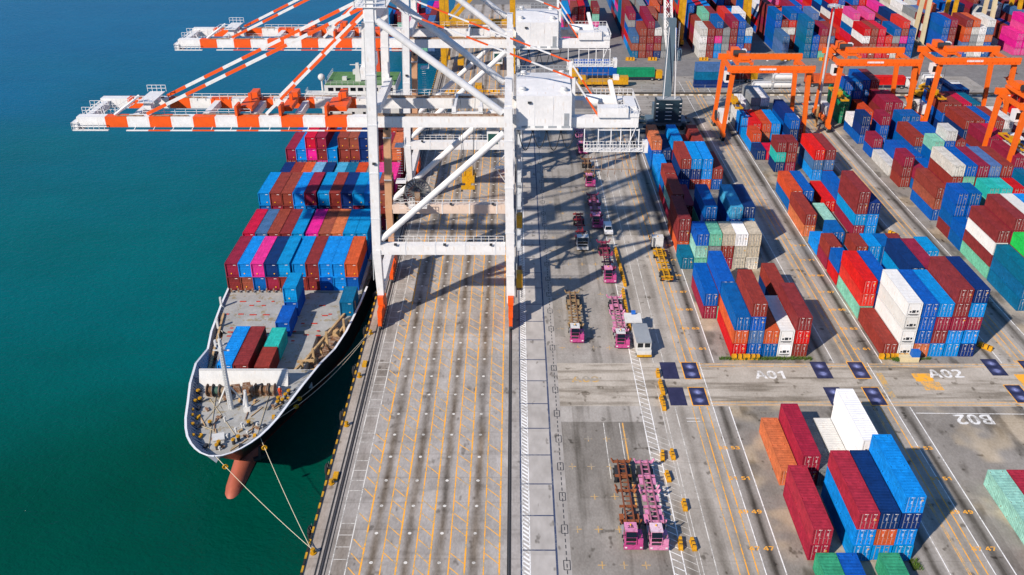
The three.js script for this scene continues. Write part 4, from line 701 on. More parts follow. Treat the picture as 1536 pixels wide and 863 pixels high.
  { const t = new MB(); t.bx(-73.4, -71.8, 34.7, 34.85, -161.6, -148.6).bx(-71.8, -67.5, 34.7, 34.8, -149.2, -148.6); railing(t, V(-73.4, 34.85, -148.6), V(-68, 34.85, -148.6), 1.2, 0.9); railing(t, V(-73.4, 34.85, -161.6), V(-73.4, 34.85, -148.6), 1.2, 1.1); railing(t, V(-72, 36.9, -154), V(-67.5, 36.9, -154), 1.3, 0.8); t.bx(-73.3, -72.5, 34.9, 36.1, -150.4, -148.9).bar(V(-72, 37, -152.5), V(-69.5, 38.6, -153), 0.12).bar(V(-72, 36.4, -158), V(-69, 36.4, -152), 0.15); railing(t, V(-72.2, 36.9, -151), V(-69, 36.9, -151), 1.1, 0.6, 0.06); railing(t, V(-72.2, 34.9, -156), V(-68.4, 34.9, -156), 1.1, 0.6, 0.06); W(t, 'tip_platform'); }
  { const t = new MB(); t.bx(-62.6, -61.4, 36.9, 38.2, -158, -156.6).bx(-62.6, -61.4, 36.9, 38.2, -154.2, -153).bx(-63.4, -60.8, 38.25, 38.35, -159, -152.4); for (let k = 0; k < 7; k++) t.bar(V(-66.4 + k * 0.45, 37 + k * 0.22, -151), V(-66.4 + k * 0.45, 37 + k * 0.22, -152.4), 0.1, 0.06); railing(t, V(-63.8, 38.35, -152.4), V(-60.6, 38.35, -152.4), 1.1, 0.8); railing(t, V(-63.8, 38.35, -159), V(-60.6, 38.35, -159), 1.1, 0.8); railing(t, V(-66.6, 36.9, -150.9), V(-63.8, 38.35, -152.4), 1.1, 0.8); t.bar(V(-66.6, 36.9, -150.2), V(-63, 39.4, -153), 0.6, 0.25); W(t, 'stay_platform'); }
  // stays, banded
  for (const z of [zn, zm]) {
    stripes(new MB(), V(-61, 37.2, z), V(-22.4, 55.2, z), 0.42, 0.5, 11, cO, cW).build('forestay', mats.whiteV, add);
    stripes(new MB(), V(-41.2, 37.2, z), V(-22.4, 54.6, z), 0.36, 0.45, 7, cW, cO).build('forestay', mats.whiteV, add);
    stripes(new MB(), V(-21.6, 55.4, z), V(9.7, 43.2, z), 0.22, 0.26, 9, cO, cW).build('backstay', mats.whiteV, add);
    stripes(new MB(), V(9.7, 43.2, z), V(13.9, 37, z), 0.24, 0.28, 2, cW, cO).build('backstay', mats.whiteV, add);
    W(new MB().bar(V(9.8, 36.9, z), V(9.7, 43.3, z), 0.4, 0.5), 'backstay_post');
  }
  // machinery house
  { const h = new MB(), a = -148.2, b = -162.2, m = (a + b) / 2; h.bx(0.35, 9.4, 35.4, 40.8, b, a).quad(V(0.35, 40.8, a), V(9.4, 40.8, a), V(9.4, 41.7, m), V(0.35, 41.7, m)).quad(V(9.4, 40.8, b), V(0.35, 40.8, b), V(0.35, 41.7, m), V(9.4, 41.7, m)).tri(V(9.4, 40.8, a), V(9.4, 40.8, b), V(9.4, 41.7, m), null, [0, 0], [1, 0], [0, 1]); h.tri(V(0.35, 40.8, b), V(0.35, 40.8, a), V(0.35, 41.7, m), null, [0, 0], [1, 0], [0, 1]);
    const H = W(h, 'machinery_house'); const sub = (m, n, mt = mats.white) => m.build(n, mt, H);
    sub(new MB().bx(0.2, 9.6, 35.2, 35.38, a - 0.01, a + 0.5), 'ledge'); for (let k = 0; k < 4; k++) sub(new MB().bx(1.2 + k * 2.2, 2.6 + k * 2.2, 35.45, 35.75, a + 0.01, a + 0.06), 'kick_plate', mats.grey);
    for (const [x, z] of [[1.4, -150.4], [8.2, -150.2], [1.6, -160], [8.2, -160]]) sub(new MB().tube(V(x, 40.8, z), V(x, 41.45, z), 0.5, 0.5, 12).tube(V(x, 41.45, z), V(x, 41.75, z), 0.7, 0.4, 12), 'roof_vent'); sub(new MB().bx(2.2, 2.8, 39.6, 39.9, a, a + 0.3), 'lamp', mats.dark);
    for (const x of [3.3, 6.3]) sub(new MB().bx(x, x + 0.06, 35.8, 40.7, a, a + 0.04), 'seam', mats.grey2);  sub(new MB().bx(8.2, 9.0, 35.8, 37.9, a, a + 0.06), 'door', mats.grey);  const r = new MB(); railing(r, V(0.5, 41.0, -161.9), V(9.3, 41.0, -161.9), 1.1, 0.8); railing(r, V(0.5, 41, -161.9), V(0.5, 41, -157), 1.1, 0.8); sub(r, 'roof_railing', mats.grey); }
  // backreach platforms
  { const t = new MB(); t.bx(9.6, 20.8, 36.95, 37.05, -159.4, -158.2).bx(13.9, 20.6, 36.95, 37.6, -151.1, -149).bx(13.8, 18.8, 37, 38.6, -150.9, -148.7).bx(18.6, 20.4, 36.95, 38.2, -157, -151).bar(V(17.2, 37, -152), V(16.2, 41.2, -156), 0.7, 0.4).bar(V(17.2, 37, -158), V(16.2, 41.2, -156), 0.5, 0.4); railing(t, V(9.8, 36.95, -161.4), V(20.8, 36.95, -161.4), 1.2, 0.8); railing(t, V(20.8, 36.95, -161.4), V(20.8, 36.95, -149), 1.2, 0.9); railing(t, V(17, 38.6, -149), V(20.8, 37, -149), 1.2, 0.6); t.tube(V(12, 37.6, -156.5), V(17.5, 37.6, -155.5), 1.1, 1.1, 14); W(t, 'backreach_platform'); }
  { const t = new MB(); t.bx(11.6, 21.4, 31.6, 31.75, -148.9, -147.2); for (const z of [-147.2, -148.9]) railing(t, V(11.6, 31.75, z), V(21.4, 31.75, z), 1.1, 0.55, 0.06); for (const x of [11.6, 13.9, 16, 17.6, 19.2, 20.6]) t.bar(V(x, 31.6, -147.2), V(x, 35.4, -147.8), 0.14); t.bar(V(14, 35.2, -147.8), V(20.6, 35.2, -147.8), 0.14).bar(V(18.6, 32, -147.2), V(20.4, 36.6, -147.8), 0.1).bx(21.4, 22.2, 31.4, 33.2, -149, -147.3); W(t, 'maintenance_platform'); }
  { const t = new MB(); for (let k = 0; k < 8; k++) t.bar(V(12.4 + k * 1.15, 31.6, -148), V(12.4 + k * 1.15, 26.8 + (k % 3) * 0.5, -148), 0.09); t.bx(12.2, 20.6, 28.2, 28.3, -148.05, -147.95).bx(12.2, 20.6, 30, 30.08, -148.05, -147.95); t.build('spreader_rack', rustM, add); }
  for (let k = 0; k < 4; k++) { const pts = []; for (let i = 0; i <= 12; i++) { const t = i / 12; pts.push(V(0.7 + (k + t) * 2.35, 35.0 - 3.6 * (1 - (2 * t - 1) ** 2) * (1 - 0.12 * (k % 2)), -148.6)); } new MB().path(pts, 0.08, 6).bx(0.4 + k * 2.35, 1.0 + k * 2.35, 34.9, 35.2, -148.9, -148.3).build('festoon_cable', mats.cable, add); }
  // trolley, cab, ropes, spreader
  { const t = new MB().bx(-10.4, -5.2, 37.25, 37.55, -160.5, -160.1).bx(-10.4, -5.2, 37.25, 37.55, -150.3, -149.9).bx(-10.2, -9.8, 37.3, 37.7, -160.1, -150.3).bx(-5.8, -5.4, 37.3, 37.7, -160.1, -150.3); for (const x of [-10, -5.6]) t.bx(x - 0.35, x + 0.35, 37.55, 38.5, -150.4, -149.8); W(t, 'trolley');
    const c = W(new MB().bx(-4.6, -2.6, 31.4, 34.2, -152.6, -150.2).bx(-4.2, -3.0, 34.2, 37.3, -152, -151.2), 'operator_cab'); new MB().bx(-4.4, -2.8, 31.9, 33.7, -150.19, -150.12).build('cab_window', M('#1c4b46', 0.1), c);
    const hz = -155.2, sx = -8.1, sy = 23.2, sp = new MB(); sp.bx(sx - 0.5, sx + 0.5, sy - 0.4, sy + 0.4, hz - 2.8, hz + 2.8).bx(sx - 1.2, sx + 1.2, sy - 0.3, sy + 0.3, hz - 3.3, hz - 2.8).bx(sx - 1.2, sx + 1.2, sy - 0.3, sy + 0.3, hz + 2.8, hz + 3.3).bx(sx - 1.1, sx + 1.1, sy + 0.3, sy + 1.5, hz - 1.8, hz + 1.8).bx(sx - 0.8, sx + 0.8, sy + 1.5, sy + 2.3, hz - 1.2, hz + 1.2); const S = sp.build('spreader', mats.yellow, add, 'yellow spreader hanging on ropes under the trolley');
    for (const [x, z] of [[-1, -1.5], [1, -1.5], [-1, 1.5], [1, 1.5]]) { new MB().tube(V(sx + x * 0.8, sy + 1.6, hz + z), V(sx + x * 1.3, 37.4, hz + z * 2), 0.05, 0.05, 5).build('hoist_rope', mats.steel, add); new MB().bx(sx + x * 1.05 - 0.16, sx + x * 1.05 + 0.16, sy - 0.7, sy - 0.25, hz + z * 2.03 - 0.2, hz + z * 2.03 + 0.2).build('twistlock', mats.dark, S); } }
  // leg stairs, railings, cable reel, lift
  { const r = new MB(); for (const z of [zf - 0.75, zr + 0.75]) railing(r, V(-22.8, 15.1, z), V(-1.8, 15.1, z), 1.1, 1.3, 0.06); railing(r, V(-23, 36.9, zm - 1.1), V(-1.6, 36.9, zm - 1.1), 1.1, 1.4, 0.06); W(r, 'walkway_railing'); }
  for (const [x, y0, y1, z] of [[0.9, 5.5, 14, -163], [0.9, 14, 24.5, -163], [0.9, 24.5, 36, -163]]) { const s = new MB(), n = Math.round((y1 - y0) / 2.4); for (let k = 0; k < n; k++) { const ya = y0 + k * 2.4, f = k % 2; s.bar(V(x, ya, z + (f ? 3.6 : 0)), V(x, ya + 2.4, z + (f ? 0 : 3.6)), 0.7, 0.14); s.bx(x - 0.5, x + 0.5, ya + 2.3, ya + 2.4, z + (f ? -1 : 3.6), z + (f ? 0 : 4.6)); railing(s, V(x + 0.4, ya, z + (f ? 3.6 : 0)), V(x + 0.4, ya + 2.4, z + (f ? 0 : 3.6)), 1, 1.2, 0.05); } s.build('stairway', mats.galv, add); }
  for (const [y, x] of [[27.5, -22], [20.5, -22.2]]) { const s = new MB(); s.bx(x + 0.3, x + 2.2, y, y + 0.1, -163, -160.6); railing(s, V(x + 2.2, y + 0.1, -163), V(x + 2.2, y + 0.1, -160.6), 1.1, 0.6, 0.06); for (let k = 0; k < 12; k++) s.bar(V(x + 0.5, y - k * 0.5, -162), V(x + 1.4, y - k * 0.5, -162), 0.06); W(s, 'landing'); }
  { const c = V(-18.2, 17.9, -163.3), r = new MB(); for (let k = 0; k < 22; k++) { const a = k / 22 * 6.2832, b = (k + 1) / 22 * 6.2832, p = (t, R) => V(c.x + R * Math.cos(t), c.y + R * Math.sin(t), c.z); r.bar(p(a, 0.5), p(a, 2.4), 0.06, 0.25); r.bar(p(a, 2.4), p(b, 2.4), 0.1, 0.3); } r.build('cable_reel', mats.reel, add); const s = new MB().bx(-19.8, -16.4, 15.2, 15.4, -162.9, -161.2); railing(s, V(-19.8, 15.4, -161.2), V(-16.4, 15.4, -161.2), 1.3, 0.6); railing(s, V(-19.8, 15.4, -162.9), V(-16.4, 15.4, -162.9), 1.3, 0.6); W(s, 'reel_platform'); new MB().bx(-18.7, -17.7, 15.4, 17.9, -162.9, -162.3).build('reel_stand', rustM, add); }
  new MB().bx(0.4, 1.5, 6, 8.8, -148.6, -147).build('electric_cabinet', mats.yellow, add); new MB().bx(0.4, 1.4, 17.2, 19.6, -149.6, -148.2).build('lift_car', mats.yellow, add); new MB().bx(0.35, 0.55, 3, 35, -149.3, -148.9).bx(1.35, 1.5, 3, 35, -149.3, -148.9).build('lift_guide', mats.grey, add); new MB().bx(0.3, 1.6, 3.9, 5.4, -157, -150).build('cable_box', rustM, add);
  W(new MB().bx(-3.6, -1.9, 22.6, 22.75, -164, -162.6).bar(V(-3.6, 22.7, -163.4), V(-1.5, 25.4, -163.4), 0.12).bar(V(-3.4, 22.7, -162.7), V(-1.5, 19.6, -163), 0.12), 'side_platform');
  return root;
}
const crane = buildCrane();
const crane2 = dup(crane, 'quay_crane', 'white and orange ship-to-shore gantry crane standing behind the other by the bridge', 'ship-to-shore cranes on the quay', crane.position.x, 0, crane.position.z - 53);

// ---------------------------------------------------------------- rubber-tyred yard gantries
function buildRTG() {
  const r = thing('yard_gantry', 'orange rubber-tyred gantry crane over the containers behind A02', 'crane', 67.6, 0, -249.6, 0, 'orange yard gantry cranes');
  const O = (m, n, l) => m.build(n, mats.rtgOrange, r, l), hw = 10.9, hz = 6.3;
  for (const sx of [-1, 1]) for (const sz of [-1, 1]) {
    O(new MB().bar(V(sx * hw, 2.3, sz * hz), V(sx * (hw - 0.9), 18.74, sz * hz), 0.95, 0.9, V(0, 0, 1), 1.2), 'leg');
    for (const q of [-0.9, 0.9]) { const w = new MB().tube(V(sx * hw - 0.35, 0.8, sz * hz + q), V(sx * hw + 0.35, 0.8, sz * hz + q), 0.78, 0.78, 16).build('wheel', mats.rubber, r); new MB().tube(V(sx * hw - 0.37, 0.8, sz * hz + q), V(sx * hw + 0.37, 0.8, sz * hz + q), 0.36, 0.36, 12).build('rim', mats.grey, w); }
    O(new MB().bx(sx * hw - 0.4, sx * hw + 0.4, 1.2, 2.3, sz * hz - 1.7, sz * hz + 1.7), 'bogie');
  }
  for (const sx of [-1, 1]) { O(new MB().bx(sx * hw - 0.5, sx * hw + 0.5, 2.0, 3.1, -hz + 0.6, hz - 0.6), 'sill_beam'); O(new MB().bx(sx * (hw - 0.9) - 0.4, sx * (hw - 0.9) + 0.4, 18.2, 19.2, -hz + 0.7, hz - 0.7), 'end_tie'); }
  for (const sz of [-1, 1]) { O(new MB().bx(-hw - 0.6, hw + 0.6, 18.75, 20.3, sz * hz - 0.45, sz * hz + 0.45), 'girder'); new MB().bx(-hw, hw, 20.3, 20.45, sz * hz - 0.1, sz * hz + 0.1).build('trolley_rail', rustM, r); const g = new MB(); railing(g, V(-hw, 18.8, sz * (hz + 1.2)), V(hw, 18.8, sz * (hz + 1.2)), 1.1, 1.6, 0.06); g.bx(-hw, hw, 18.7, 18.8, sz * (hz + 0.55), sz * (hz + 1.3)); O(g, 'girder_walkway'); }
  { const t = O(new MB().bx(-9.4, -8.7, 20.5, 21.1, -6.4, 6.4).bx(-5.6, -4.9, 20.5, 21.1, -6.4, 6.4).bx(-8.7, -5.6, 20.6, 21.0, -4.6, 4.2).bx(-8.8, -6.8, 21.2, 22.7, -4.5, -1.5).bx(-7.8, -5.4, 21.2, 22.3, 1, 4), 'trolley'); new MB().tube(V(-9, 22.2, 0.5), V(-6, 22.2, 0.5), 0.8, 0.8, 12).build('hoist_drum', mats.dark, t); new MB().bx(-6.6, -5.6, 21.2, 23, -1, 0.6).build('control_box', mats.white, t); const g = new MB(); railing(g, V(-9.4, 21.1, 6.3), V(-4.9, 21.1, 6.3), 1.1, 0.8, 0.06); g.build('trolley_railing', mats.rtgOrange, t); }
  { const c = new MB().bx(-11.7, -9.8, 15.6, 18.2, 3.4, 5.6).build('operator_cab', mats.white, r); new MB().bx(-11.5, -10, 16.2, 17.8, 5.61, 5.66).build('cab_window', mats.glass, c); }
  new MB().bx(-hw + 0.2, -hw + 1.9, 3.2, 5.8, -3.6, 2.4).build('generator_house', mats.white, r); new MB().bx(hw - 1.5, hw - 0.55, 3.2, 5.2, 1.2, 3.2).build('electric_cabinet', mats.white, r);
  { const l = new MB(); for (const z of [hz - 0.8]) { l.bar(V(-hw + 0.8, 2.5, z), V(-hw + 1.4, 18.6, z), 0.1); l.bar(V(-hw + 0.8, 2.5, z - 0.6), V(-hw + 1.4, 18.6, z - 0.6), 0.1); for (let k = 0; k < 32; k++) l.bar(V(-hw + 0.82 + k * 0.019, 2.8 + k * 0.5, z), V(-hw + 0.82 + k * 0.019, 2.8 + k * 0.5, z - 0.6), 0.06); } l.build('ladder', mats.rtgOrange, r); }
  { const st = new MB(); for (let k = 0; k < 6; k++) { const f = k % 2, y = 3.2 + k * 2.5; st.bar(V(hw + 0.9, y, f ? 4.4 : 0.8), V(hw + 0.9, y + 2.5, f ? 0.8 : 4.4), 0.6, 0.12); st.bx(hw + 0.5, hw + 1.3, y + 2.4, y + 2.5, f ? -0.2 : 4.4, f ? 0.8 : 5.4); railing(st, V(hw + 1.2, y, f ? 4.4 : 0.8), V(hw + 1.2, y + 2.5, f ? 0.8 : 4.4), 1, 1.2, 0.05); } st.build('stairway', mats.rtgOrange, r); }
  { const c = new MB(); for (let k = 0; k < 18; k++) { const a = k / 18 * 6.2832, b = (k + 1) / 18 * 6.2832, p = (t) => V(-hw - 0.75, 4.6 + 1.3 * Math.sin(t), -1 + 1.3 * Math.cos(t)); c.bar(p(a), p(b), 0.25, 0.3); c.bar(V(-hw - 0.75, 4.6, -1), p(a), 0.07); } c.build('cable_reel', mats.dark, r); }
  for (const sz of [-1, 1]) for (const x of [-8, -3, 2, 7]) new MB().bx(x - 0.25, x + 0.25, 18.3, 18.62, sz * hz - 0.3, sz * hz + 0.3).build('floodlight', mats.white, r);
  new MB().bx(-3.2, 1.2, 19.2, 19.8, hz + 0.46, hz + 0.5).build('name_board', mats.white, r);
  { const y = 8.6, S = new MB(); for (const x of [-1, 1]) S.bx(-7.2 + x * 0.8 - 0.14, -7.2 + x * 0.8 + 0.14, y, y + 0.35, -6, 6); for (const z of [-6, -2, 0, 2, 6]) S.bx(-8.3, -6.1, y - 0.05, y + 0.45, z - 0.16, z + 0.16); S.bx(-7.9, -6.5, y + 0.35, y + 1.3, -1.4, 1.4); const s = S.build('spreader', mats.yellow, r, 'yellow spreader hanging over the stack'); for (const x of [-8.2, -6.2]) for (const z of [-1.2, 1.2]) new MB().tube(V(x + 0.3, y + 1, z), V(x, 20.6, z * 1.6), 0.04, 0.04, 5).build('hoist_rope', mats.steel, r); }
  return r;
}
const rtg = buildRTG();
dup(rtg, 'yard_gantry', 'orange rubber-tyred gantry crane beside the light mast, over the third block', 'orange yard gantry cranes', 98.2, 0, -256.5);
dup(rtg, 'yard_gantry', 'orange rubber-tyred gantry crane farthest inland beyond the white tank trailers', 'orange yard gantry cranes', 125.6, 0, -258);
dup(rtg, 'yard_gantry', 'orange rubber-tyred gantry crane cut off in front of another gantry', 'orange yard gantry cranes', 128.9, 0, -217);
// yellow and cream gantries in the far yard: legs, sills and girders
function farGantry(x, z, w, m, label) {
  const r = thing('far_yard_gantry', label, 'crane', x, 0, z, 0, 'gantry cranes of the far yard'), hw = w / 2;
  for (const sx of [-1, 1]) { for (const sz of [-1, 1]) new MB().bar(V(sx * hw, 1.4, sz * 4), V(sx * (hw - 0.5), 24, sz * 2.6), 1.3, 1.1, V(0, 0, 1)).build('leg', m, r); new MB().bx(sx * hw - 0.6, sx * hw + 0.6, 0.9, 2.2, -7, 7).build('sill_beam', m, r); for (const sz of [-1, 1]) new MB().tube(V(sx * hw - 0.4, 0.75, sz * 5.6), V(sx * hw + 0.4, 0.75, sz * 5.6), 0.74, 0.74, 14).build('wheel', mats.rubber, r); }
  for (const sz of [-1, 1]) new MB().bx(-hw - 0.5, hw + 0.5, 24, 26, sz * 2.6 - 0.6, sz * 2.6 + 0.6).build('girder', m, r);
  new MB().bx(-hw + 3, -hw + 9, 26.1, 27.6, -3.6, 3.6).build('trolley', m, r); return r;
}
farGantry(74, -352, 24.4, mats.yellow, 'yellow gantry crane standing among the far container rows');
farGantry(160, -345, 24, mats.cream, 'cream gantry crane between the white container stacks'); farGantry(172.8, -352, 24, mats.yellow, 'yellow gantry crane with its leg among white containers'); farGantry(201, -342, 22, mats.cream, 'cream gantry crane beside the grey stacks inland'); farGantry(214, -350, 24, mats.yellow, 'yellow gantry crane beside pink containers far inland');
// ---------------------------------------------------------------- yellow quay crane in the distance
{ const r = thing('distant_quay_crane', 'yellow gantry frame on the quay behind the white cranes', 'crane', -12, 0, -318);
  for (const x of [-11.4, 11.4]) for (const z of [-9, 9]) new MB().bar(V(x, 0.2, z), V(x, 40, z), 1.8, 1.6, V(0, 0, 1)).build('leg', mats.yellow, r);
  for (const z of [-9, 9]) { new MB().bx(-10.4, 10.4, 12, 14, z - 0.7, z + 0.7).build('portal_beam', mats.yellow, r); new MB().bar(V(-10.5, 15, z), V(10.5, 38, z), 1, 1).build('diagonal_brace', mats.yellow, r); }
  for (const x of [-11.4, 11.4]) new MB().bx(x - 0.8, x + 0.8, 3, 5, -8.1, 8.1).build('sill_beam', mats.yellow, r); for (const x of [-6, 6]) new MB().bx(x - 1, x + 1, 2.2, 4, -7, 7).build('spreader', mats.yellow, r);
}
// ---------------------------------------------------------------- mobile harbour crane
{ const T = M('#5f7480', 0.5, { map: steel8 }), D = M('#1d3440', 0.5, { map: steel8 }), r = thing('mobile_harbour_crane', 'grey-blue mobile harbour crane with lattice boom behind the A01 containers', 'crane', 42.6, 0, -254);
  new MB().bx(-5.5, 5.5, 1.2, 2.6, -3, 3).build('undercarriage', T, r); for (const x of [-6.5, 6.5]) for (const z of [-4.5, 4.5]) { new MB().bar(V(x * 0.6, 1.8, z * 0.5), V(x, 1.4, z), 0.8, 0.7).build('outrigger', D, r); new MB().bx(x - 1.2, x + 1.2, 0.02, 0.4, z - 1.2, z + 1.2).build('outrigger_pad', D, r); }
  for (let k = 0; k < 6; k++) for (const s of [-1, 1]) new MB().tube(V(-4.6 + k * 1.8, 0.75, s * 2.4), V(-4.6 + k * 1.8, 0.75, s * 3), 0.72, 0.72, 14).build('wheel', mats.rubber, r);
  new MB().bx(-3.6, 3.6, 2.7, 9.0, 1.2, 4.4).build('counterweight', D, r, 'dark slate counterweight with white stripes'); for (let k = 0; k < 5; k++) { new MB().bx(-0.9, 0.9, 3.6 + k * 1.05, 3.75 + k * 1.05, 4.41, 4.46).build('white_stripe', printM, r); for (const s of [-1, 1]) new MB().bx(s * 3.2 - 0.3, s * 3.2 + 0.3, 3.4 + k * 1.15, 3.6 + k * 1.15, 4.41, 4.46).build('white_stripe', printM, r); }
  new MB().bx(-3.4, 3.4, 2.6, 6.0, -4.5, 1.1).build('slewing_platform', T, r); new MB().bx(-3.2, 3.2, 9.02, 9.2, 1.4, 4.2).build('counterweight_top', mats.grey, r);
  new MB().bar(V(0, 6, -1), V(0, 30, -1), 2.2, 2.0, V(0, 0, 1), 0.85).build('tower', T, r); { const l = new MB(); for (const q of [-0.9, 0.9]) l.bar(V(1.9, 6, q - 1), V(1.9, 29, q - 1), 0.12); for (let k = 0; k < 24; k++) l.bar(V(1.9, 6.5 + k * 0.95, -1.9), V(1.9, 6.9 + k * 0.95, -0.1), 0.07); l.build('stair_cage', mats.galv, r); }
  new MB().bx(0.8, 3.2, 18.5, 21.5, -3.4, -1).build('operator_cab', T, r);
  const b = new MB(), A = V(0, 21, -3.4), B = V(-1.4, 60, -21), n = 16, w = (k, s, t) => { const c = A.clone().lerp(B, k / n), h = 1.05 * (k < 2 ? 0.5 + k * 0.25 : 1 - 0.5 * k / n); return V(c.x + s * h, c.y + t * h * 0.4, c.z + t * h); };
  for (let k = 0; k < n; k++) for (const s of [-1, 1]) { for (const t of [-1, 1]) { b.bar(w(k, s, t), w(k + 1, s, t), 0.26); b.bar(w(k, s, t), w(k + 1, s, -t), 0.12); b.bar(w(k, s, t), w(k + 1, -s, t), 0.12); } } b.build('lattice_boom', mats.white, r);
  for (const s of [-1, 1]) new MB().bar(V(s * 0.8, 30, -1), B.clone().setX(B.x + s * 0.3), 0.12).build('luffing_rope', mats.cable, r);
  for (const s of [-1, 1]) new MB().bar(V(s * 1.6, 8.8, 3.6), V(s * 0.8, 29.6, -0.6), 0.18).build('stay', mats.white, r);
}
// light mast
{ const r = thing('light_mast', 'tall grey floodlight mast with a rusty foot beside the orange gantries', 'mast', 85.3, 0, -254.4); new MB().tube(V(0, 0, 0), V(0, 6, 0), 0.42, 0.38, 14).build('foot', M('#b08a5a', 0.8, { map: wear6 }), r); new MB().tube(V(0, 6, 0), V(0, 34, 0), 0.38, 0.2, 14).build('pole', mats.galv, r); new MB().tube(V(0, 33.4, 0), V(0, 33.7, 0), 1.5, 1.5, 16).build('head_ring', mats.galv, r); for (let k = 0; k < 8; k++) { const a = k / 8 * 6.2832; const l = new MB().box(0, 0, 0, 0.7, 0.5, 0.4).build('floodlight', mats.grey, r); l.position.set(1.6 * Math.cos(a), 33.3, 1.6 * Math.sin(a)); l.rotation.y = -a + 1.57; } }
// ---------------------------------------------------------------- terminal trucks
const wheelTyre = new MB().tube(V(-0.2, 0, 0), V(0.2, 0, 0), 0.5, 0.5, 16).geo(), wheelRim = new MB().tube(V(-0.22, 0, 0), V(0.22, 0, 0), 0.27, 0.27, 10).geo();
function wheel(o, x, z) { const w = new THREE.Group(); w.name = 'wheel'; part('tyre', wheelTyre, mats.rubber, w); part('rim', wheelRim, mats.grey, w); w.position.set(x, 0.5, z); o.add(w); }
const pinkM = M('#e592b8', 0.5, { map: wear6 }), pinkDeep = M('#c9508f', 0.45, { map: wear6 }), rust = M('#9a552c', 0.85, { map: wear6 }), tan = M('#a58a62', 0.85, { map: wear6 }), maroonM = M('#a02a32', 0.6, { map: wear6 }), whiteCab = M('#dcdcd8', 0.4, { map: steel8 });
const rails = new Map(); function railTone(m) { if (!rails.has(m)) { const c = m.clone(); c.color = m.color.clone().lerp(new THREE.Color('#6b3a2a'), 0.55); rails.set(m, c); } return rails.get(m); }
function truck(frameM, cabM, roofM, deckM, label, x, z, turn, kind = 0, n = '') {
  const o = thing('terminal_truck', label, 'truck', x, 0.012, z, turn, 'container trucks along the quay road'), F = (m, nm, mt = frameM) => m.build(nm, mt, o);
  // front at +z: tractor 5 m, skeletal trailer behind
  F(new MB().bx(-0.55, -0.35, 0.75, 1.05, -1.5, 4.4).bx(0.35, 0.55, 0.75, 1.05, -1.5, 4.4).bx(-0.35, 0.35, 0.8, 1.0, 0, 0.3).bx(-0.35, 0.35, 0.8, 1, 2.6, 2.9), 'tractor_frame', mats.dark);
  const wide = kind === 1, cx = wide ? 0 : -0.35, cw = wide ? 2.3 : 1.5, c = F(new MB().bx(cx - cw / 2, cx + cw / 2, 1.0, 2.3, 2.7, 4.6).bx(cx - cw / 2, cx + cw / 2, 2.3, 3.0, 2.7, 4.25), 'cab', cabM);
  new MB().bx(cx - cw / 2 - 0.04, cx + cw / 2 + 0.04, 3.0, 3.1, 2.65, 4.3).build('roof', roofM, c); new MB().quad(V(cx - cw / 2 + 0.1, 2.2, 4.63), V(cx + cw / 2 - 0.1, 2.2, 4.63), V(cx + cw / 2 - 0.1, 2.95, 4.3), V(cx - cw / 2 + 0.1, 2.95, 4.3)).bx(cx - cw / 2 + 0.1, cx + cw / 2 - 0.1, 1.75, 2.2, 4.6, 4.63).build('windscreen', mats.glass, c);
  for (const s of [-1, 1]) new MB().bx(cx + s * cw / 2 - 0.02, cx + s * cw / 2 + 0.02, 2.0, 2.8, 3.0, 4.1).build('side_window', mats.glass, c); if (n) { const t = new THREE.ShapeGeometry(font.generateShapes(n, 0.5), 3); t.rotateX(-Math.PI / 2); t.rotateY(0); t.translate(cx - 0.4, 3.112, 3.7); part('roof_number', t, darkPrint, c); }
  F(new MB().bx(-1.2, 1.2, 0.45, 1.05, 4.25, 4.75), 'bumper', cabM); if (!wide) F(new MB().bx(0.5, 1.2, 1.0, 1.9, 2.6, 4.5), 'engine_cover', cabM); for (const s of [-0.95, 0.95]) F(new MB().bx(s - 0.14, s + 0.14, 0.7, 0.9, 4.75, 4.79), 'headlight', mats.white); F(new MB().tube(V(0.9, 1, 2.4), V(0.9, 3.2, 2.4), 0.09), 'exhaust', mats.dark); F(new MB().bx(-0.6, 0.6, 1.06, 1.2, -0.8, 0.6), 'fifth_wheel', mats.dark);
  for (const s of [-1, 1]) { wheel(o, s * 0.98, 3.7); wheel(o, s * 1.0, -0.4); F(new MB().bx(s * 1.0 - 0.3, s * 1.0 + 0.3, 1.06, 1.12, -1.1, 0.3), 'mudguard', frameM); }
  const ladder = !deckM && wide || frameM === mats.yellow, D = deckM || frameM;
  for (const s of [-1, 1]) F(new MB().bx(s * 0.5 - 0.09, s * 0.5 + 0.09, 1.25, 1.62, -11.8, 1.2), 'trailer_rail', ladder ? frameM : railTone(frameM));
  for (const z of [0.6, -2.2, -5.3, -8.4, -11.4]) F(new MB().bx(-1.15, 1.15, 1.3, 1.55, z - 0.14, z + 0.14), 'cross_member');
  if (!ladder) for (const z of [0.9, -5.0, -5.9, -11.5]) for (const s of [-1, 1]) F(new MB().bar(V(s * 1.1, 1.4, z - 0.22), V(s * 1.4, 1.95, z), 0.22, 0.12).bar(V(s * 1.1, 1.4, z + 0.22), V(s * 1.4, 1.95, z), 0.22, 0.12), 'corner_guide');
  for (let k = 0; k < 12; k++) F(new MB().bx(-0.4, 0.4, 1.34, 1.46, -10.9 + k * 0.95, -10.78 + k * 0.95), 'slat', D);
  if (deckM && !ladder) for (const [a, b] of [[-7.9, -6.6], [-4.4, -3.2], [-1.6, -0.7]]) for (const s of [-1, 1]) F(new MB().bx(s > 0 ? 0.62 : -1.12, s > 0 ? 1.12 : -0.62, 1.42, 1.5, a, b), 'deck_plate', deckM);
  F(new MB().bx(-1.0, 1.0, 0.95, 1.22, -10.9, -8.4), 'trailer_bogie', mats.dark); for (const z of [-8.8, -10.4]) for (const s of [-1, 1]) { wheel(o, s * 0.98, z); }
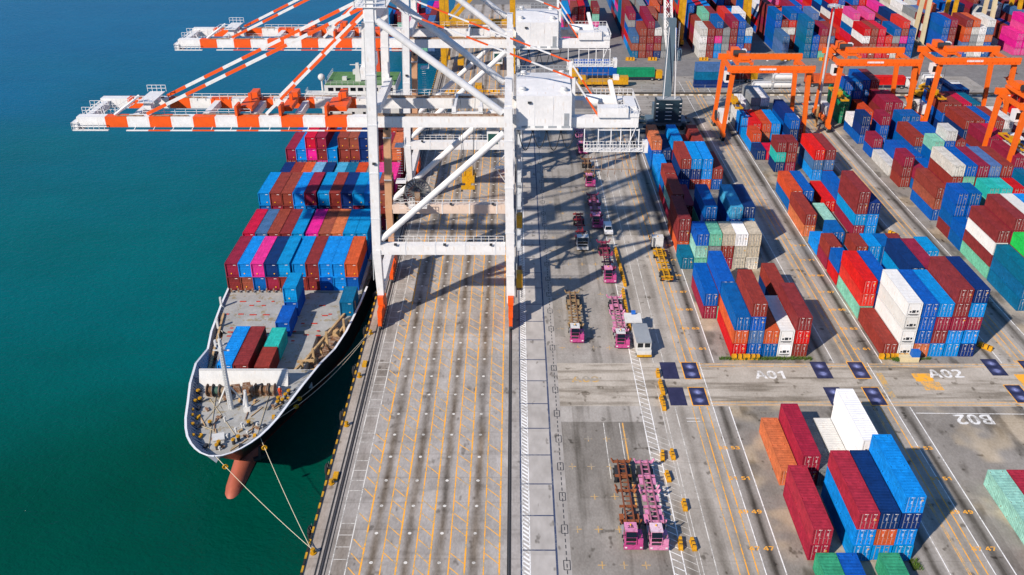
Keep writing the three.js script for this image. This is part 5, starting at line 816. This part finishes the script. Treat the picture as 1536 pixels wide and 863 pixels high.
  F(new MB().bx(-1.1, 1.1, 1.0, 1.25, -12.0, -11.85), 'rear_bumper'); for (const s of [-0.9, 0.9]) F(new MB().bx(s - 0.12, s + 0.12, 1.05, 1.2, -12.05, -12), 'tail_light', redPad); F(new MB().path([V(0.2, 1.3, 0.9), V(0.35, 1.7, 1.6), V(0.2, 1.6, 2.5)], 0.05, 5), 'air_hose', mats.cable);
  for (const s of [-1, 1]) { F(new MB().bar(V(cx + s * cw / 2, 2.5, 4.3), V(cx + s * (cw / 2 + 0.35), 2.55, 4.5), 0.05).bx(cx + s * (cw / 2 + 0.35) - 0.1, cx + s * (cw / 2 + 0.35) + 0.1, 2.2, 2.7, 4.45, 4.55), 'mirror', mats.dark); } F(new MB().bx(cx - cw / 2 + 0.15, cx + cw / 2 - 0.15, 1.15, 1.55, 4.6, 4.63), 'grille', mats.dark); F(new MB().bx(-1.15, -0.65, 0.5, 1.1, 0.9, 2.3), 'fuel_tank', mats.grey); F(new MB().tube(V(cx, 3.1, 3.2), V(cx, 3.28, 3.2), 0.1, 0.1, 8), 'beacon', stickM);
  for (const s of [-1, 1]) F(new MB().bar(V(s * 0.7, 0.15, -1.9), V(s * 0.7, 1.3, -1.9), 0.14), 'landing_leg', mats.dark);
  return o;
}
truck(rust, pinkDeep, pinkM, null, 'magenta terminal truck with a rusty brown skeletal trailer', 15.1, -92.6, 0, 0, '28');
truck(pinkM, pinkM, M('#efcfdd', 0.5, { map: wear6 }), pinkM, 'pink terminal truck with pink trailer parked beside the rusty one', 18.3, -92.5, 0, 0, '');
truck(tan, pinkDeep, whiteCab, tan, 'terminal truck with white-roofed magenta cab and tan trailer', 10.9, -142.2, 0, 0, '16');
truck(pinkM, pinkDeep, whiteCab, pinkM, 'pink terminal truck with numbered white roof in the quay road', 18.6, -140.4, 0, 0, '121');
truck(M('#9c3358', 0.6, { map: wear6 }), pinkDeep, pinkM, null, 'magenta terminal truck with dark pink trailer behind the numbered one', 18.6, -164.2, 0, 0, '');
truck(maroonM, whiteCab, whiteCab, null, 'white road tractor with a maroon skeletal trailer under the crane shadow', 14.2, -178.6, 0, 1, '');
truck(M('#8a2a50', 0.6, { map: wear6 }), pinkDeep, pinkM, pinkM, 'magenta terminal truck queued ahead of the white pickup', 18.2, -189.6, 0, 0, '');
truck(M('#8f6a45', 0.8, { map: wear6 }), pinkDeep, pinkM, null, 'magenta terminal truck with brown trailer far up the queue', 18.3, -213.2, 0, 0, ''); truck(pinkM, pinkDeep, pinkM, null, 'pink terminal truck farthest up the queue below the crane house', 18.0, -236, 0, 0, '');
truck(mats.yellow, whiteCab, whiteCab, mats.yellow, 'white tractor with a yellow skeletal trailer beside the A01 stacks', 29.7, -171.5, Math.PI, 1, '');
// white pickup
{ const o = thing('pickup_truck', 'small white double-cab pickup in the queue of trucks', 'pickup', 20.3, 0.012, -184, 0), wp = M('#e8e8e6', 0.3);
  new MB().bx(-0.9, 0.9, 0.45, 1.05, -2.6, 2.6).bx(-0.9, 0.9, 1.05, 1.2, -2.6, -0.9).build('body', wp, o); const c = new MB().box(0, 1.4, 0.35, 1.6, 0.75, 2.5, 0, 0.82).build('cabin', wp, o); new MB().quad(V(-0.72, 1.1, 1.66), V(0.72, 1.1, 1.66), V(0.62, 1.72, 1.42), V(-0.62, 1.72, 1.42)).build('windscreen', mats.glass, c); new MB().bx(-0.78, 0.78, 1.06, 1.1, -2.5, -1).build('load_bed', mats.dark, o);
  for (const s of [-1, 1]) { new MB().bar(V(s * 0.77, 1.2, -0.7), V(s * 0.77, 1.2, 1.4), 0.05, 0.34).build('side_window', mats.glass, c); for (const z of [-1.65, 1.7]) { const w = new THREE.Group(); w.name = 'wheel'; w.scale.setScalar(0.72); part('tyre', wheelTyre, mats.rubber, w); part('rim', wheelRim, mats.grey, w); w.position.set(s * 0.82, 0.37, z); o.add(w); } new MB().bx(s * 0.65 - 0.15, s * 0.65 + 0.15, 0.75, 0.9, 2.6, 2.63).build('headlight', mats.galv, o); } }
// grey-roofed service van at the crossing
{ const o = thing('service_van', 'boxy white van with a flat grey roof parked at the crossing', 'van', 21.9, 0.012, -136.4, 0.02), wb = M('#d5d5cf', 0.5, { map: steel8 });
  const b = new MB().bx(-1.25, 1.25, 0.6, 2.6, -3.6, 2.4).build('body', wb, o); new MB().bx(-1.3, 1.3, 2.62, 2.74, -3.65, 2.6).build('roof', mats.grey, o); new MB().bx(-1.2, 1.2, 0.6, 1.5, 2.4, 3.3).build('bonnet', wb, o); for (const x of [-0.6, 0.6]) new MB().bx(x - 0.45, x + 0.45, 1.6, 2.4, 2.4, 2.44).build('windscreen', mats.glass, b); new MB().bx(-1.25, 1.25, 0.35, 0.7, 3.3, 3.5).build('bumper', mats.yellow, o); for (const s of [-1, 1]) for (const z of [-2.4, 2]) wheel(o, s * 1.0, z);
  const a = thing('canopy', 'small white awning with a blue box behind the service van', 'canopy', 21.0, 0.012, -142.4); new MB().quad(V(-1.5, 2.3, 1.4), V(1.5, 2.3, 1.4), V(1.5, 2.7, -1.4), V(-1.5, 2.7, -1.4)).quad(V(1.5, 2.25, 1.4), V(-1.5, 2.25, 1.4), V(-1.5, 2.65, -1.4), V(1.5, 2.65, -1.4)).build('cover', wb, a); for (const x of [-1.4, 1.4]) for (const z of [-1.3, 1.3]) new MB().tube(V(x, 0, z), V(x, 2.3 - z * 0.14, z), 0.05).build('post', mats.galv, a); new MB().bx(-0.2, 0.5, 2.72, 3.3, -1.3, -0.8).build('box', M('#1c62b8', 0.5), a); }
// yellow and black barriers
const barG = new MB(); { const W = 0.42; let z = -0.95; for (const [c, l] of [['#eba90c', 0.62], ['#2a2720', 0.18], ['#eba90c', 0.5], ['#2a2720', 0.16], ['#eba90c', 0.44]]) { barG.color(c).bar(V(0, 0.34, z), V(0, 0.34, z + l - 0.002), W, 0.66); z += l; } }
const barrierGeo = barG.geo(), barFoot = new MB().bx(-0.32, 0.32, 0, 0.12, -0.98, 0.98).geo(), barMat = M('#ffffff', 0.7, { vertexColors: true, map: wear6 });
function barrier(u, v, turn, label, sc = 1) { const p = G(u, v, 0), o = thing('traffic_barrier', label, 'barrier', p.x, 0.012, p.z, turn, 'yellow and black barriers in the yard'); part('block', barrierGeo, barMat, o); part('foot', barFoot, mats.yellow, o); o.scale.setScalar(sc); }
for (const [u, v] of [[995, 686], [1010, 684], [1003, 717], [1028, 760], [1022, 818], [1041, 819], [992, 578], [995, 588], [994, 602], [997, 611], [988, 562]]) barrier(u, v, rr(-0.1, 0.1), 'yellow and black barrier block beside the hatched walkway');
for (let k = 0; k < 9; k++) barrier(924.5 + k * 1.7, 377 + k * 6.2, 0, 'barrier in the row beside the magenta trucks'); for (let k = 0; k < 8; k++) barrier(936 + k * 1.3, 440 + k * 7.4, 0, 'barrier in the row beside the numbered pink truck');
for (const [u, v, t] of [[1109, 538, 1.57], [1129, 538, 1.57], [1330, 537, 1.57], [1352, 537, 1.57], [1340, 353, 0.5], [1478, 522, 0.7]]) barrier(u, v, t, 'barrier at the end of a container row', 1.25);
for (const x of [40.6, 48.4, 66.4, 80, 95, 108.4]) { const p = thing('traffic_barrier', 'striped barrier in front of the far container stacks', 'barrier', x, 0.01, -326, 1.57, 'yellow and black barriers in the yard'); part('block', barrierGeo, barMat, p); part('foot', barFoot, mats.yellow, p); p.scale.setScalar(1.6); }
for (let k = 0; k < 5; k++) barrier(675 + k * 17, 139.5, 1.57, 'barrier across the quay between the two white cranes', 1.6);
// control box in front of the A02 reefers
{ const o = thing('plug_cabinet', 'blue-topped cream cabinet at the foot of the white containers', 'cabinet', 66.4, 0.012, -132.4); new MB().bx(-1.6, 1.5, 0, 1.0, -0.5, 0.5).build('base', mats.cream, o); new MB().bx(0.2, 1.5, 1.0, 2.1, -0.5, 0.5).build('cabinet', M('#0f5fb0', 0.5), o); }
// ---------------------------------------------------------------- road and rail behind the blocks
{ const k = new MB(); for (let i = 0; i < 160; i++) k.color(i % 2 ? '#8d7f66' : '#cfc6b4').bx(18 + i * 1.4, 18 + i * 1.4 + 1.39, 0.005, 0.3, -284.6, -284.2); setting('railway_kerb', k.geo(), M('#ffffff', 0.9, { vertexColors: true })); }
{ const b = new MB().sheet(18, 242, -287.6, -284.8, 0.016); setting('railway_bed', b.geo(), M('#6f6250', 0.95, { map: rep(grainTile, 6) })); const r = new MB(); for (const z of [-285.6, -286.9]) r.bx(18, 242, 0.02, 0.16, z - 0.05, z + 0.05); setting('railway_rails', r.geo(), railM); }
{ const f = thing('wire_fence', 'thin wire fence along the railway behind the yard', 'fence', 60, 0, -288.4); for (let k = 0; k < 40; k++) new MB().bar(V(-20 + k * 4, 0, 0), V(-20 + k * 4, 2.2, 0), 0.1).build('post', mats.grey, f); for (const y of [0.6, 1.3, 2.1]) new MB().bx(-20, 136, y - 0.02, y + 0.02, -0.02, 0.02).build('wire', mats.grey, f); }
function roadTrain(x, z, c, c2, cabM, dir, label, low) {   // lorry standing across the view, container on a trailer
  const o = thing('container_lorry', label, 'lorry', x, 0.012, z, dir > 0 ? Math.PI / 2 : -Math.PI / 2, 'lorries on the road behind the yard');
  new MB().bx(-1.1, 1.1, 0.9, 1.3, -7, 7.6).build('trailer', mats.dark, o); for (const q of [-6, -4.7, 4.6, 6.8]) for (const s of [-1, 1]) wheel(o, s * 0.95, q);
  const g = containerGeo(12.192, 2.585), b = part('container', g.body, paint[c][1], o); b.position.set(0, 1.32, -0.8); const cb = new MB().bx(-1.2, 1.2, 0.8, 3.2, 5.7, 7.8).build('cab', cabM, o); new MB().bx(-1.05, 1.05, 2.0, 3.0, 7.8, 7.84).build('windscreen', mats.glass, cb); return o;
}
roadTrain(40.4, -301.5, 'e', 0, mats.yellow, 1, 'lorry with a green container and yellow cab behind the yard'); roadTrain(26.6, -303.4, 'b', 0, mats.yellow, -1, 'lorry with a blue container facing the quay behind the yard'); roadTrain(25.4, -311.5, 'b', 0, mats.white, -1, 'lorry with a blue container behind another blue one');
roadTrain(71, -299.5, 'm', 0, mats.yellow, 1, 'lorry with a maroon container and yellow cab by the stacked blue containers'); roadTrain(118.5, -292.5, 'r', 0, mats.white, 1, 'lorry with a long red container behind the orange gantries'); roadTrain(100, -294.5, 'o', 0, mats.white, 1, 'lorry with an orange-brown container behind the light mast');
{ const o = thing('low_loader', 'long yellow flatbed machine parked behind the crane backreach', 'lorry', 27.4, 0.012, -294.5, 0); new MB().bx(-7, 6, 0.8, 2.2, -1.2, 1.2).bx(6, 9, 0.8, 3.2, -1.3, 1.3).bx(-7, -4.6, 2.2, 3.4, -1.1, 1.1).build('body', mats.yellow, o); new MB().bx(4.2, 6, 2.2, 3.6, -1, 1).build('cab', mats.white, o); for (const x of [-5.6, -2, 3, 7.4]) for (const s of [-1, 1]) { const w = new THREE.Group(); w.name = 'wheel'; part('tyre', wheelTyre, mats.rubber, w); w.rotation.y = 1.5708; w.position.set(x, 0.5, s * 1.0); o.add(w); } }
{ const o = thing('reach_stacker', 'yellow reach stacker working beside the far brown containers', 'reach stacker', 127, 0.012, -283, 0.4); new MB().bx(-3, 3, 0.8, 2.2, -1.6, 1.6).build('body', mats.yellow, o); new MB().bx(-1, 1, 2.2, 4, -1, 1).build('cab', mats.yellow, o); new MB().bar(V(-2.6, 3.4, 0), V(5.4, 5.4, 0), 0.9, 0.9).build('boom', mats.yellow, o); for (const x of [-2, 2]) for (const s of [-1, 1]) { const w = new THREE.Group(); w.name = 'wheel'; w.scale.setScalar(1.6); part('tyre', wheelTyre, mats.rubber, w); w.rotation.y = 1.5708; w.position.set(x, 0.8, s * 1.5); o.add(w); } }
const tankG = new MB().tube(V(-2.7, 1.3, 0), V(2.7, 1.3, 0), 1.1, 1.1, 18).tube(V(-3, 1.3, 0), V(-2.7, 1.3, 0), 0.6, 1.1, 18).tube(V(2.7, 1.3, 0), V(3, 1.3, 0), 1.1, 0.6, 18).geo(), tankF = new MB(); for (const x of [-2.95, 2.95]) for (const z of [-1.15, 1.15]) tankF.bx(x - 0.07, x + 0.07, 0, 2.58, z - 0.07, z + 0.07); for (const z of [-1.15, 1.15]) for (const y of [0.07, 2.5]) tankF.bx(-2.9, 2.9, y - 0.07, y + 0.07, z - 0.07, z + 0.07); const tankFG = tankF.geo();
for (const [x, y, z, l] of [[78.6, 0.02, -291.5, 'white tank container at the quay end of the row'], [84.9, 0.02, -291.5, 'white tank container under another'], [84.9, 2.62, -291.5, 'white tank container stacked on top'], [131.6, 0.02, -290.5, 'white tank container beyond the red lorry'], [138, 0.02, -290.5, 'white tank container at the inland end'], [131.6, 2.62, -290.5, 'upper white tank container beyond the red lorry']]) { const o = thing('tank_container', l, 'tank', x, y, z, 0, 'tank containers behind the yard'); part('tank', tankG, mats.white, o); part('frame', tankFG, mats.galv, o); }
for (const [x, y, c] of [[63.5, 0.02, 'k'], [63.5, 2.62, 'q'], [63.5, 5.22, 'u']]) { const o = thing('site_container', `${tones[c][1]} container laid crosswise behind the first gantry, ${y < 1 ? 'bottom' : y < 4 ? 'middle' : 'top'} of three`, 'container', x, y, -293.5, Math.PI / 2); part('body', containerGeo(12.192, 2.585).body, paint[c][1], o); }

// weeds along the foot of the front stacks
{ const blade = new MB(); for (let k = 0; k < 5; k++) { const a = k * 1.26, c = Math.cos(a), q = Math.sin(a); blade.tri(V(0.05 * q, 0, -0.05 * c), V(-0.05 * q, 0, 0.05 * c), V(0.16 * c, 0.3 + 0.06 * k, 0.16 * q), null, [0, 0], [1, 0], [0, 1]); }
  const N = 900, I = new THREE.InstancedMesh(blade.geo(), M('#4f6a25', 0.9), N), m = new THREE.Matrix4(), q = new THREE.Quaternion(), c = new THREE.Color(); I.name = 'weeds'; I.userData = { kind: 'stuff', label: 'low green weeds along the foot of the front stacks', category: 'weeds' };
  for (let i = 0; i < N; i++) { const r = rnd(); let x, z; if (r < 0.55) { x = rr(34.6, 50.2); z = -132.9 + rr(-0.35, 0.35) * (0.4 + rnd()); } else if (r < 0.75) { x = 64.6 + rr(-1, 1) * rnd(); z = -132.7 + rr(-0.6, 0.6) * rnd(); } else if (r < 0.9) { x = 62.4 + rr(0, 8); z = -132.9 + rr(-0.2, 0.2); } else { x = 49.9 + rr(-0.6, 0.6); z = -85.6 + rr(-1, 0.8); } q.setFromAxisAngle(V(0, 1, 0), rnd() * 6.28); const k = rr(0.5, 1.3); m.compose(V(x, 0.01, z), q, V(k, k, k)); I.setMatrixAt(i, m); I.setColorAt(i, c.setRGB(rr(0.7, 1.3), rr(0.8, 1.2), rr(0.5, 1))); }
  scene.add(I); }
renderer.render(scene, camera);
